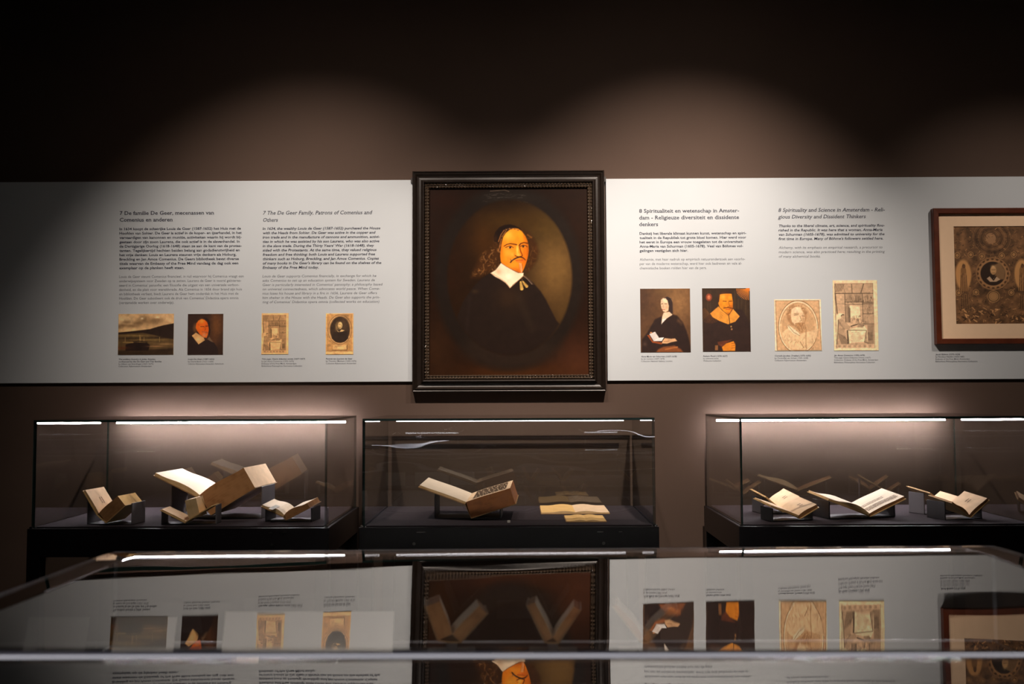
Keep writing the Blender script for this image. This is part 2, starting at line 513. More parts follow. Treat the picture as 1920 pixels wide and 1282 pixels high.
caption(PANEL_R, 1452.5, 668.2, ['Cornelis Jacobsz. Drebbel (1572-1633)'], [1519.8], ['by Christoffel van Sichem (1581-1658)', 'Collection Rijksmuseum Amsterdam'], [1515, 1512])
caption(PANEL_R, 1563.8, 667.4, ['Jan Amos Comenius (1592-1670)'], [1621], ['Title page Opera Didactica Omnia (1657)', 'Collection: Embassy of the Free Mind, Amsterdam', 'Bibliotheca Philosophica Hermetica Collection'], [1632, 1646, 1640])
caption(PANEL_R, 1754, 665.6, ['Jacob B\u00f6hme (1575-1624)'], [1799.5], ['by Nicolaus H\u00e4ublin (1620-1685)', 'Embassy of the Free Mind, Amsterdam', 'Bibliotheca Philosophica Hermetica Collection'], [1808, 1818, 1832])

# ------------------------------------------------------------------ a small painter for pictures (colours of the print itself)
class Canvas:
    def __init__(s, x0, y0, x1, y1, res, base):
        s.r = (x0, y0, x1, y1)
        s.nx = int((x1 - x0) * res) + 1; s.ny = int((y1 - y0) * res) + 1
        s.X, s.Y = np.meshgrid(np.linspace(x0, x1, s.nx), np.linspace(y0, y1, s.ny))
        s.c = np.empty((s.ny, s.nx, 3)); s.c[:] = np.array(base, float) / 255
        s.clip = None
    def mix(s, a, col):
        if s.clip is not None: a = a * s.clip
        a = a[..., None]
        s.c = s.c * (1 - a) + a * np.array(col, float) / 255
    def ell_a(s, cx, cy, rx, ry, soft=1.0, rot=0.0):
        dx, dy = s.X - cx, s.Y - cy
        c, n = math.cos(rot), math.sin(rot)
        u, v = (dx * c + dy * n) / rx, (-dx * n + dy * c) / ry
        d = (np.sqrt(u * u + v * v) - 1) * min(rx, ry)
        return np.clip(0.5 - d / soft, 0, 1)
    def ell(s, cx, cy, rx, ry, col, soft=1.0, rot=0.0, a=1.0):
        s.mix(a * s.ell_a(cx, cy, rx, ry, soft, rot), col)
    def ring(s, cx, cy, rx, ry, w, col, soft=0.8, a=1.0):
        u, v = (s.X - cx) / rx, (s.Y - cy) / ry
        d = np.abs(np.sqrt(u * u + v * v) - 1) * min(rx, ry) - w / 2
        s.mix(a * np.clip(0.5 - d / soft, 0, 1), col)
    def glow(s, cx, cy, rx, ry, col, a=1.0, rot=0.0):
        dx, dy = s.X - cx, s.Y - cy
        c, n = math.cos(rot), math.sin(rot)
        u, v = (dx * c + dy * n) / rx, (-dx * n + dy * c) / ry
        s.mix(a * np.exp(-(u * u + v * v)), col)
    def seg_d(s, p, q):
        dx, dy = q[0] - p[0], q[1] - p[1]
        L = dx * dx + dy * dy + 1e-9
        t = np.clip(((s.X - p[0]) * dx + (s.Y - p[1]) * dy) / L, 0, 1)
        return np.hypot(s.X - p[0] - t * dx, s.Y - p[1] - t * dy), t
    def poly_a(s, pts, soft=0.8):
        inside = np.zeros(s.X.shape, bool); dist = np.full(s.X.shape, 1e9)
        n = len(pts)
        for i in range(n):
            p, q = pts[i], pts[(i + 1) % n]
            dist = np.minimum(dist, s.seg_d(p, q)[0])
            cond = (p[1] > s.Y) != (q[1] > s.Y)
            xi = (q[0] - p[0]) * (s.Y - p[1]) / ((q[1] - p[1]) or 1e-9) + p[0]
            inside ^= cond & (s.X < xi)
        return np.clip(0.5 - np.where(inside, -dist, dist) / soft, 0, 1)
    def poly(s, pts, col, soft=0.8, a=1.0):
        s.mix(a * s.poly_a(pts, soft), col)
    def line(s, pts, w, col, soft=0.7, a=1.0, w2=None):
        al = np.zeros(s.X.shape); n = len(pts) - 1
        for i in range(n):
            d, t = s.seg_d(pts[i], pts[i + 1])
            ww = w if w2 is None else w + (w2 - w) * (i + t) / n
            al = np.maximum(al, np.clip(0.5 - (d - ww / 2) / soft, 0, 1) * np.minimum(1, ww / soft))
        s.mix(a * al, col)
    def noise(s, cell, amp, seed=0):
        g = np.random.default_rng(seed)
        out = np.zeros(s.X.shape)
        for k in range(3):
            c = cell / 2 ** k
            gx = int((s.r[2] - s.r[0]) / c) + 3; gy = int((s.r[3] - s.r[1]) / c) + 3
            G = g.standard_normal((gy, gx))
            fx = (s.X - s.r[0]) / c; fy = (s.Y - s.r[1]) / c
            i, j = fx.astype(int), fy.astype(int)
            u, v = fx - i, fy - j
            u = u * u * (3 - 2 * u); v = v * v * (3 - 2 * v)
            out += (G[j, i] * (1 - u) * (1 - v) + G[j, i + 1] * u * (1 - v) + G[j + 1, i] * (1 - u) * v + G[j + 1, i + 1] * u * v) / 2 ** k
        return out * amp
    def mottle(s, cell, amp, seed=0):
        s.c = np.clip(s.c * (1 + s.noise(cell, amp, seed))[..., None], 0, 1)
    def linear(s, gain):
        c = np.clip(s.c, 0, 1)
        lin = np.where(c <= 0.04045, c / 12.92, ((c + 0.055) / 1.055) ** 2.4)
        return np.clip(lin * gain, 0, 0.92)

def picture_mesh(name, cv, gain, wx0, wx1, wz0, wz1, yf, thick, mats, parent=None):
    """a flat picture sheet with real thickness; each grid point carries the print's colour there"""
    nx, ny = cv.nx, cv.ny
    xs = np.linspace(wx0, wx1, nx); zs = np.linspace(wz1, wz0, ny)
    XX, ZZ = np.meshgrid(xs, zs)
    V = np.stack([XX, np.full_like(XX, yf), ZZ], -1).reshape(-1, 3)
    N = len(V)
    back = np.array([[wx0, yf + thick, wz1], [wx1, yf + thick, wz1], [wx1, yf + thick, wz0], [wx0, yf + thick, wz0]])
    V = np.concatenate([V, back])
    I = np.arange(nx * ny).reshape(ny, nx)
    Q = np.stack([I[1:, :-1], I[1:, 1:], I[:-1, 1:], I[:-1, :-1]], -1).reshape(-1, 4)
    faces = Q.tolist()
    nq = len(faces)
    top, bot, lef, rig = I[0].tolist(), I[-1].tolist(), I[:, 0].tolist(), I[:, -1].tolist()
    faces += [top + [N + 1, N], bot[::-1] + [N + 3, N + 2], lef[::-1] + [N, N + 3], rig + [N + 2, N + 1], [N, N + 1, N + 2, N + 3]]
    me = bpy.data.meshes.new(name)
    me.from_pydata(V.tolist(), [], faces)
    me.polygons.foreach_set('material_index', [0] * nq + [1] * 5)
    ca = me.color_attributes.new('Col', 'FLOAT_COLOR', 'POINT')
    col = np.ones((len(V), 4)); col[:N, :3] = cv.linear(gain).reshape(-1, 3); col[N:, :3] = 0.2
    ca.data.foreach_set('color', col.reshape(-1).astype(np.float32))
    me.update()
    return link(name, me, mats, parent)

def print_on_panel(cv, gain, label, x0, y0, x1, y1):
    a = at(x0, y0, YP - 0.002); b = at(x1, y1, YP - 0.002)
    o = picture_mesh('picture_print', cv, gain, a.x, b.x, b.z, a.z, YP - 0.002, 0.0019, ['print', 'print_back'])
    return tag(o, label, 'picture', 'small pictures on the text panels')

# --- landscape with foundry
def C(o, s, pts): return [(o[0] + x / s, o[1] + y / s) for x, y in pts]
o, s = (200, 560), 7.385
cv = Canvas(222, 588.5, 325, 664.5, 1.5, (212, 170, 120))
cv.glow(232, 600, 22, 9, (225, 190, 140)); cv.glow(300, 595, 30, 8, (222, 180, 130))
for q in [(268, 600, 13, 8), (285, 603, 14, 6), (296, 600, 10, 5), (258, 606, 9, 4), (237, 604, 9, 3), (230, 610, 10, 3), (247, 611, 12, 3), (222, 613, 8, 4)]:
    cv.glow(*q, (128, 98, 66), 0.75)
cv.glow(266, 597, 3, 2, (235, 210, 165)); cv.glow(294, 595, 5, 2, (235, 200, 150))
cv.glow(240, 619, 40, 3, (225, 185, 130), 0.8)
cv.poly([(222, 623), (250, 621), (280, 618), (300, 613), (325, 606.5), (325, 665), (222, 665)], (92, 70, 42), 1)
cv.poly(C(o, s, [(165, 470), (300, 455), (480, 435), (600, 420), (700, 390), (800, 365), (925, 343), (925, 560), (800, 540), (640, 500), (500, 470), (350, 480), (165, 490)]), (44, 31, 24), 1.5)
for q in [(250, 629, 30, 1.5, (140, 112, 66)), (245, 634, 32, 1.6, (60, 46, 30)), (285, 637, 30, 1.8, (130, 104, 60)), (300, 633, 22, 1.6, (52, 38, 26)),
          (255, 642, 32, 1.6, (120, 96, 54)), (310, 645, 20, 2, (145, 112, 72)), (290, 651, 34, 2, (96, 74, 46)), (300, 656, 25, 1.5, (60, 42, 28))]:
    cv.glow(q[0], q[1], q[2], q[3], q[4], 0.9)
for x in (235, 262, 263.5, 270, 299): cv.line([(x, 632 if x != 262 else 628), (x, 641)], 0.8, (170, 135, 85))
cv.poly(C(o, s, [(265, 630), (400, 600), (560, 610), (600, 640), (580, 720), (265, 720)]), (40, 27, 22), 1.2)
cv.line(C(o, s, [(370, 595), (450, 585), (560, 600)]), 1.6, (46, 36, 26)); cv.line(C(o, s, [(230, 600), (370, 605)]), 1, (165, 130, 75))
cv.glow(230, 652, 12, 3, (96, 52, 30), 0.8); cv.glow(292, 649, 14, 1.3, (180, 130, 85), 0.8)
cv.poly([(222, 656), (260, 658), (325, 652), (325, 665), (222, 665)], (48, 34, 24), 4, 0.8)
cv.mottle(6, 0.05, 2)
print_on_panel(cv, 1.25, 'small landscape print of pale cloudy sky over dark hills', 222.4, 588.5, 325, 664.5)

# --- man with skull cap and white collar
cv = Canvas(352, 588.5, 418, 664.5, 1.7, (52, 34, 26))
cv.glow(405, 610, 12, 28, (112, 68, 34), 0.9); cv.glow(398, 640, 8, 14, (96, 58, 32), 0.6); cv.glow(408, 600, 8, 8, (96, 58, 34), 0.5)
cv.poly([(352, 634), (361, 627), (375, 640), (395, 637), (401, 642), (408, 652), (410, 665), (352, 665)], (42, 29, 26), 1.5)
cv.ell(381, 608, 12.5, 13, (30, 22, 24), 1.5)
cv.ell(366, 615, 4, 8, (98, 66, 40), 4)
cv.poly(C(o, s, [(1240, 340), (1270, 300), (1310, 283), (1350, 290), (1385, 320), (1405, 370), (1412, 430), (1400, 500), (1385, 540), (1340, 535), (1290, 495), (1250, 440), (1232, 400)]), (222, 98, 24), 1.2)
cv.glow(378, 602, 5, 4, (248, 140, 50)); cv.glow(376, 613, 3, 3, (240, 120, 40), 0.8); cv.glow(388, 612, 3, 8, (200, 80, 22), 0.7)
cv.line(C(o, s, [(1300, 385), (1345, 385)]), 1.3, (120, 52, 18)); cv.line(C(o, s, [(1370, 380), (1400, 378)]), 1.2, (110, 48, 18))
cv.line(C(o, s, [(1358, 390), (1368, 430), (1350, 436)]), 0.9, (160, 66, 20)); cv.line(C(o, s, [(1320, 455), (1390, 465)]), 1.8, (170, 84, 46))
cv.glow(383, 628, 4, 4, (196, 130, 90), 0.9)
cv.line(C(o, s, [(1405, 340), (1425, 430), (1420, 500)]), 2, (34, 24, 22))
cv.poly(C(o, s, [(1235, 468), (1180, 510), (1275, 630), (1360, 575), (1345, 540), (1290, 500)]), (216, 164, 104), 1)
cv.glow(372, 636, 4, 4, (235, 190, 130), 0.8)
cv.poly(C(o, s, [(1420, 525), (1480, 605), (1440, 590), (1395, 560)]), (110, 84, 62), 1)
cv.mottle(5, 0.04, 3)
print_on_panel(cv, 1.25, 'small portrait print of bald man in skull cap and white collar', 352.4, 588.5, 417.8, 664.5)

# --- engraving of a scholar at a table
def scholar(x0, y0, x1, y1, res, tone, seed):
    w, h = x1 - x0, y1 - y0
    tone = np.array(tone, float)
    cv = Canvas(x0, y0, x1, y1, res, tone)
    dk = tuple(tone * 0.42); md = tuple(tone * 0.68); lt = tuple(np.clip(tone * 1.08, 0, 255))
    def p(u, v): return (x0 + u * w, y0 + v * h)
    def P(l): return [p(u / 870, v / 1282) for u, v in l]
    def rect(u0, v0, u1, v1, c, a=1.0): cv.poly(P([(u0, v0), (u1, v0), (u1, v1), (u0, v1)]), c, 0.7, a)
    lw = w / 90
    rect(35, 65, 785, 1235, tuple(tone * 0.90))
    g = np.random.default_rng(seed)
    rect(35, 65, 785, 240, tuple(tone * 0.80))
    for k in range(6): cv.line(P([(60 + k * 32, 70), (40 + k * 30 - 20, 220 - k * 6)]), 1.1 * lw, dk)
    cv.line(P([(200, 130), (245, 235)]), 2 * lw, md)
    cv.line(P([(370, 70), (378, 240)]), 1.3 * lw, dk); cv.line(P([(605, 70), (550, 225)]), 1.6 * lw, dk)
    cv.line(P([(35, 242), (785, 240)]), 1.6 * lw, dk)
    rect(235, 250, 575, 400, tuple(tone * 0.72)); rect(580, 250, 785, 800, tuple(tone * 0.76)); rect(60, 250, 225, 600, tuple(tone * 0.88))
    for v in (395, 412, 440): cv.line(P([(225, v), (585, v)]), 1.1 * lw, md if v == 412 else dk)
    for v in (405, 430, 615, 800): cv.line(P([(580, v), (785, v)]), 1.2 * lw, dk)
    cv.line(P([(60, 430), (225, 430)]), lw, md); cv.line(P([(230, 245), (240, 760)]), 1.6 * lw, dk); cv.line(P([(575, 245), (575, 760)]), 1.3 * lw, dk)
    cv.line(P([(45, 250), (75, 600)]), 2 * lw, dk)
    for k in range(150):
        u = g.uniform(250, 780); v = g.choice([g.uniform(280, 385), g.uniform(310, 395), g.uniform(480, 600), g.uniform(660, 790)])
        if u < 580 and v > 400: continue
        cv.line(P([(u, v), (u + g.uniform(-6, 6), v + g.uniform(8, 40))]), g.uniform(0.5, 1.3) * lw, dk if g.random() < .5 else md, a=0.8)
    for k in range(4): cv.line(P([(440 + k * 28, 290), (446 + k * 28, 385)]), 1.2 * lw, dk)
    rect(250, 450, 320, 770, md); rect(320, 470, 525, 690, lt); rect(525, 460, 570, 740, tuple(tone * 0.82)); cv.poly(P([(295, 480), (335, 515), (335, 770), (295, 770)]), dk, 0.8, 0.7)
    for k in range(26):
        u = g.uniform(370, 560); v = g.uniform(640, 780); cv.line(P([(u, v), (u + g.uniform(-15, 15), v + g.uniform(10, 40))]), lw, dk, a=0.7)
    rect(660, 810, 785, 1160, md); rect(670, 950, 760, 1100, dk, 0.5)
    # table
    cv.poly(P([(280, 900), (600, 830), (650, 910), (665, 1150), (590, 1120), (300, 1150), (270, 930)]), lt, 0.8)
    cv.line(P([(285, 910), (640, 915)]), 1.2 * lw, dk); cv.line(P([(275, 920), (290, 1150)]), 1.6 * lw, dk)
    cv.line(P([(640, 930), (600, 1130), (665, 1145)]), 1.6 * lw, dk); cv.poly(P([(635, 930), (600, 1120), (660, 1140)]), md, 1, 0.8)
    for k in range(9): cv.line(P([(330 + g.uniform(0, 60), 950 + k * 22), (480 + g.uniform(0, 80), 950 + k * 22)]), 0.6 * lw, md)
    cv.line(P([(340, 840), (480, 800), (590, 830)]), 2 * lw, dk); rect(470, 780, 585, 860, md, 0.8)
    # seated figure
    cv.poly(P([(45, 640), (110, 600), (200, 610), (180, 720), (80, 1000), (50, 1150)]), lt, 1)
    cv.poly(P([(100, 720), (160, 690), (230, 760), (330, 850), (300, 900), (200, 890), (260, 1160), (70, 1165), (85, 900)]), tuple(tone * 0.78), 1)
    cv.ell(*p(190 / 870, 665 / 1282), 4.5 * lw, 5 * lw, tuple(tone * 0.85), 1); cv.line(P([(155, 650), (180, 625), (205, 632)]), 2 * lw, dk)
    for k in range(12): cv.line(P([(80 + k * 12, 960 + k * 6), (140 + k * 14, 1160)]), 0.9 * lw, dk if k % 2 else md)
    for k in range(8): cv.line(P([(110 + k * 8, 740 + k * 12), (130 + k * 12, 820 + k * 12)]), 0.8 * lw, md)
    cv.line(P([(95, 720), (82, 900), (60, 1160)]), 1.4 * lw, dk); cv.line(P([(265, 920), (270, 1160)]), 2 * lw, dk)
    for k in range(7): rect(80 + k * 100, 1180, 130 + k * 100, 1225, md, 0.7)
    cv.line(P([(35, 1165), (785, 1160)]), lw, md)
    for q in ([(35, 65), (785, 62)], [(35, 65), (52, 1240)], [(785, 62), (798, 1235)]): cv.line(P(q), lw, dk, a=0.7)
    rect(0, 0, 870, 45, lt); cv.poly(P([(0, 0), (30, 0), (45, 1282), (0, 1282)]), lt, 0.7); cv.poly(P([(790, 0), (870, 0), (870, 1282), (805, 1282)]), lt, .7); rect(0, 1240, 870, 1282, lt)
    cv.mottle(4, 0.05, seed)
    return cv
cv = scholar(490.5, 587, 540.5, 664, 2.0, (226, 172, 116), 5)
print_on_panel(cv, 1.3, 'smaller tan engraving of scholar at table, next to oval portrait engraving', 490.6, 587.2, 540.6, 663.8)

# --- oval portrait engraving
cv = Canvas(611, 587, 662, 664, 2.0, (190, 140, 84))
o, s = (460, 560), 7.385
for q in ([(611, 587), (662, 587), (662, 588.6), (611, 588.6)], [(611, 587), (612.6, 587), (612.6, 664), (611, 664)], [(660.4, 587), (662, 587), (662, 664), (660.4, 664)], [(611, 658), (662, 658), (662, 664), (611, 664)]):
    cv.poly(q, (232, 180, 118), 0.8)
for rr, c in ((23.2, (120, 84, 50)), (22, (225, 175, 115)), (20.5, (140, 100, 60)), (19.6, (215, 165, 105))):
    cv.ring(637.2, 617.5, rr - 1.5, rr + 4.2, 0.9, c)
cv.ell(637.2, 617.7, 18.2, 24.4, (56, 40, 27), 1.0)
cv.glow(645, 605, 8, 14, (84, 62, 40), 0.7)
cv.ell(635, 610, 6, 8, (110, 84, 52), 2); cv.ell(637.5, 609.5, 4.2, 6.4, (224, 184, 122), 1.2)
cv.glow(631, 614, 2.5, 6, (150, 116, 72), 0.8); cv.line([(638.5, 607), (640.5, 611), (639, 611.6)], 0.6, (90, 62, 36)); cv.line([(635, 607.5), (637, 607.5)], 0.8, (80, 54, 30)); cv.line([(636.5, 614), (640, 613.8)], 0.8, (90, 60, 34))
cv.poly([(631, 617.5), (636, 622), (640, 617.5), (646, 619), (641, 622), (634, 622.5)], (214, 176, 118), 0.8)
cv.poly([(626, 622), (636, 622), (650, 621), (653, 634), (645, 641), (630, 641), (622, 634)], (44, 31, 22), 2)
cv.poly(C(o, s, [(1215, 640), (1405, 635), (1405, 705), (1215, 705)]), (222, 172, 110), 0.8); cv.line(C(o, s, [(1210, 708), (1405, 708), (1408, 640)]), 0.9, (80, 54, 32)); cv.line(C(o, s, [(1240, 655), (1330, 652)]), 0.7, (120, 84, 50))
cv.line([(612, 658), (661, 658)], 0.7, (120, 84, 50))
cv.mottle(4, 0.06, 6)
print_on_panel(cv, 1.3, 'small tan engraving of dark oval bust portrait over a plinth', 611, 587.4, 662.3, 664)

# --- woman with book
o, s = (1180, 520), 7.124
cv = Canvas(1200, 541, 1295.5, 660, 1.5, (98, 66, 40))
cv.glow(1275, 565, 26, 40, (150, 108, 66), 0.95); cv.glow(1205, 560, 18, 40, (76, 50, 34), 0.8); cv.glow(1245, 545, 20, 10, (118, 88, 52), 0.5)
cv.poly(C(o, s, [(430, 520), (340, 560), (280, 660), (230, 740), (160, 830), (155, 1000), (825, 1000), (810, 870), (770, 720), (720, 600), (640, 510), (560, 490)]), (46, 28, 22), 3)
cv.poly(C(o, s, [(650, 540), (720, 610), (700, 640), (640, 590)]), (96, 66, 40), 5, 0.7)
cv.poly(C(o, s, [(450, 330), (470, 270), (520, 255), (570, 280), (585, 350), (585, 480), (540, 500), (520, 400)]), (54, 38, 34), 2)
cv.poly(C(o, s, [(425, 620), (440, 520), (460, 470), (540, 460), (580, 500), (500, 550), (440, 610)]), (240, 208, 172), 1.2)
cv.poly(C(o, s, [(430, 630), (440, 560), (500, 545), (440, 610)]), (250, 240, 228), 1)
cv.poly(C(o, s, [(425, 300), (450, 280), (490, 280), (515, 310), (532, 380), (525, 440), (490, 465), (455, 455), (430, 410), (420, 350)]), (246, 206, 166), 1.2)
cv.glow(1245, 562, 3, 3, (255, 226, 190), 0.8); cv.glow(1251, 576, 2.5, 4, (226, 170, 124), 0.8)
cv.line(C(o, s, [(428, 355), (450, 350)]), 1.1, (90, 56, 40)); cv.line(C(o, s, [(475, 353), (505, 353)]), 1.1, (90, 56, 40)); cv.line(C(o, s, [(455, 360), (450, 395), (465, 402)]), 0.7, (190, 128, 92)); cv.line(C(o, s, [(445, 428), (478, 430)]), 1.1, (196, 84, 66))
cv.line(C(o, s, [(520, 255), (560, 275), (583, 320)]), 0.7, (150, 116, 78))
cv.poly(C(o, s, [(230, 770), (260, 765), (310, 850), (440, 870), (430, 895), (300, 870)]), (160, 78, 34), 1)
cv.poly(C(o, s, [(260, 755), (340, 725), (390, 800), (380, 830), (320, 850)]), (232, 222, 214), 0.8); cv.poly(C(o, s, [(385, 805), (460, 800), (430, 850), (315, 850)]), (246, 240, 234), 0.8)
cv.poly(C(o, s, [(440, 850), (470, 810), (560, 820), (610, 815), (640, 850), (560, 865), (500, 885), (430, 880)]), (232, 180, 130), 1); cv.line(C(o, s, [(455, 855), (530, 850)]), 0.8, (160, 100, 60)); cv.ell(1220, 623.5, 2, 1.4, (220, 150, 100))
cv.poly(C(o, s, [(380, 960), (450, 925), (600, 910), (690, 960), (720, 1000), (350, 1000)]), (150, 84, 42), 3, 0.9); cv.line(C(o, s, [(480, 960), (640, 930)]), 2, (190, 112, 56), 2)
cv.glow(1208, 645, 4, 4, (130, 100, 80), 0.4)
cv.mottle(6, 0.04, 8)
print_on_panel(cv, 0.92, 'small portrait print of woman in dark robe holding open book', 1200.2, 541.2, 1295.3, 659.8)

# --- man with wide ruff
cv = Canvas(1316, 540, 1408, 658.5, 1.5, (62, 44, 30))
for x, a in ((1327, .5), (1379, .6), (1386, .7), (1392, .5), (1400, .6), (1332, .4)): cv.line([(x, 545), (x - 1, 610)], 1.6, (116, 92, 58), 3, a)
cv.poly([(1318, 600), (1340, 578), (1392, 580), (1408, 605), (1408, 660), (1318, 660)], (54, 36, 30), 3)
cv.ell(1329, 557, 6, 7, (150, 70, 44), 1.5); cv.ell(1329, 557, 3, 4, (210, 120, 80), 1)
cv.poly([(1384, 540), (1408, 540), (1408, 560), (1384, 560)], (60, 50, 44), 2)
for k in range(12):
    a = math.radians(92 + k * 8); cv.line([(1406, 542), (1406 + 24 * math.cos(a), 542 + 20 * math.sin(a))], 1.0, (226, 130, 44), 0.6)
cv.ell(1405, 542, 5, 4, (236, 128, 40), 2)
cv.poly(C(o, s, [(1075, 480), (1190, 385), (1240, 440), (1330, 510), (1390, 420), (1480, 520), (1420, 590), (1320, 625), (1200, 580), (1110, 530)]), (246, 162, 62), 1)
for k in range(22):
    t = k / 21; q = (1331 + 20 * (t - .5), 577 + 12 * (1 - abs(t - .5) * 2)); e = (1331 + 56 * (t - .5), 590 + 16 * (1 - (2 * t - 1) ** 2))
    cv.line([q, e], 0.5, (190, 110, 40), 0.6, 0.7)
cv.line(C(o, s, [(1330, 510), (1345, 630)]), 1.2, (50, 34, 26))
cv.poly(C(o, s, [(1190, 350), (1200, 230), (1290, 195), (1375, 220), (1390, 330), (1385, 400), (1350, 470), (1320, 495), (1260, 450), (1210, 400)]), (248, 150, 34), 1.2)
cv.poly(C(o, s, [(1180, 320), (1190, 220), (1240, 190), (1330, 190), (1372, 215), (1290, 215), (1215, 225), (1198, 330)]), (66, 38, 26), 1)
cv.glow(1356, 556, 5, 5, (255, 186, 70), 0.8); cv.glow(1372, 575, 3, 8, (206, 100, 20), 0.8)
cv.line(C(o, s, [(1255, 315), (1300, 318)]), 1.3, (110, 54, 20)); cv.line(C(o, s, [(1335, 318), (1378, 315)]), 1.3, (100, 48, 18)); cv.line(C(o, s, [(1330, 330), (1345, 385), (1315, 392)]), 1, (150, 70, 18))
cv.line(C(o, s, [(1265, 408), (1320, 402), (1380, 412)]), 1.6, (110, 54, 24)); cv.line(C(o, s, [(1290, 425), (1350, 425)]), 1.2, (200, 70, 30)); cv.glow(1366, 588, 3, 3, (190, 100, 30), 0.7)
cv.ell(1371, 612, 1.4, 1.6, (200, 150, 90)); cv.ell(1372, 617, 1.6, 1.8, (170, 120, 76))
cv.poly(C(o, s, [(1170, 860), (1370, 830), (1290, 880), (1240, 930), (1180, 900)]), (112, 58, 36), 2)
cv.poly(C(o, s, [(1230, 930), (1290, 880), (1390, 850), (1415, 900), (1410, 980), (1245, 980)]), (246, 148, 40), 1.2)
for v in (885, 915, 945): cv.line(C(o, s, [(1360, v), (1412, v - 10)]), 0.8, (170, 84, 24))
cv.poly(C(o, s, [(1135, 905), (1175, 905), (1175, 970), (1135, 970)]), (150, 100, 60), 0.8)
cv.mottle(6, 0.04, 9)
print_on_panel(cv, 0.92, 'small portrait print of man in wide pleated yellow ruff', 1316.3, 540.4, 1407.8, 658.4)

# --- bearded man engraving in oval
o, s = (1440, 510), 6.748
cv = Canvas(1451, 561.5, 1541, 657, 1.7, (214, 172, 128))
cv.poly([(1451, 561), (1542, 561), (1542, 564), (1451, 564)], (255, 226, 190)); cv.poly([(1451, 561), (1453, 561), (1454.5, 658), (1451, 658)], (255, 226, 190)); cv.poly([(1451, 655.5), (1542, 655.5), (1542, 658), (1451, 658)], (255, 226, 190)); cv.poly([(1537.5, 561), (1542, 561), (1542, 658), (1540, 658)], (255, 226, 190))
cv.ring(1496.5, 613, 38, 49, 1.0, (130, 96, 64)); cv.ring(1496.5, 613, 36.5, 47, 1.4, (250, 222, 184)); cv.ring(1496.5, 613, 33.5, 43, 4.4, (222, 182, 136))
for k in range(46):
    a = math.radians(-170 + k * 3.55); cv.ell(1496.5 + 34 * math.cos(a), 613 + 43.5 * math.sin(a), 0.7, 0.9, (150, 112, 76), 0.6, a=0.8)
cv.ell(1496.5, 613, 31.5, 40.5, (206, 164, 120), 1)
cv.poly(C(o, s, [(170, 760), (260, 700), (400, 780), (480, 760), (640, 720), (620, 820), (560, 930), (420, 985), (280, 960), (190, 860)]), (232, 194, 148), 1.5)
cv.ell(1494, 592, 19, 20, (176, 132, 92), 3)
for k in range(60):
    a = RNG.uniform(-PI, 0.15); r = RNG.uniform(13, 20); cv.ell(1494 + r * math.cos(a), 590 + r * math.sin(a), RNG.uniform(1.5, 3), RNG.uniform(.8, 1.6), [(150, 110, 74), (216, 172, 126), (186, 142, 100)][k % 3], 1, RNG.uniform(0, PI), 0.8)
cv.poly(C(o, s, [(300, 470), (350, 440), (410, 445), (450, 510), (470, 580), (455, 650), (420, 680), (350, 680), (300, 630), (285, 550)]), (240, 204, 160), 1.5)
cv.glow(1494, 582, 6, 4, (252, 222, 182), 0.9); cv.glow(1506, 600, 3, 9, (180, 136, 94), 0.7)
cv.line(C(o, s, [(330, 545), (385, 540)]), 1.1, (120, 84, 56)); cv.line(C(o, s, [(430, 555), (465, 560)]), 1.1, (120, 84, 56)); cv.line(C(o, s, [(405, 555), (425, 615), (400, 622)]), 0.9, (150, 108, 72)); cv.line(C(o, s, [(330, 528), (390, 525)]), 1, (150, 108, 74))
cv.poly(C(o, s, [(340, 650), (400, 635), (460, 640), (480, 700), (450, 760), (420, 770), (390, 740), (350, 700)]), (178, 134, 92), 2)
for k in range(30):
    u = RNG.uniform(350, 475); v = RNG.uniform(645, 750); cv.line(C(o, s, [(u, v), (u + RNG.uniform(-8, 12), v + RNG.uniform(10, 30))]), 0.6, [(130, 92, 60), (224, 184, 138)][k % 2], 0.6)
cv.poly(C(o, s, [(240, 660), (300, 700), (390, 770), (400, 800), (330, 790), (250, 720)]), (250, 220, 180), 1.2); cv.line(C(o, s, [(245, 670), (320, 760), (400, 805)]), 0.8, (140, 102, 68))
for k in range(40):
    u = RNG.uniform(200, 600); v = RNG.uniform(790, 950); cv.line(C(o, s, [(u, v), (u + RNG.uniform(-30, 10), v + RNG.uniform(20, 50))]), 0.7, [(166, 124, 84), (250, 216, 172)][k % 2], 0.7, 0.7)
cv.line(C(o, s, [(480, 700), (475, 960)]), 1, (150, 110, 74)); cv.line(C(o, s, [(400, 880), (450, 960)]), 1, (140, 102, 70))
for q in ([(1453.5, 564), (1537, 564)], [(1453.5, 564), (1455, 655)], [(1537, 564), (1540, 656)], [(1455, 656), (1540, 656)]): cv.line(q, 0.9, (130, 96, 66))
cv.mottle(4, 0.04, 10)
print_on_panel(cv, 1.15, 'pale engraving of curly-haired bearded man in lettered oval', 1451.5, 561.3, 1541.2, 657.2)
cv = scholar(1561, 525, 1649, 657, 1.7, (246, 204, 162), 5)
print_on_panel(cv, 1.12, 'taller pale engraving of scholar at table, beside bearded man engraving', 1561.2, 525.5, 1647.5, 656.8)

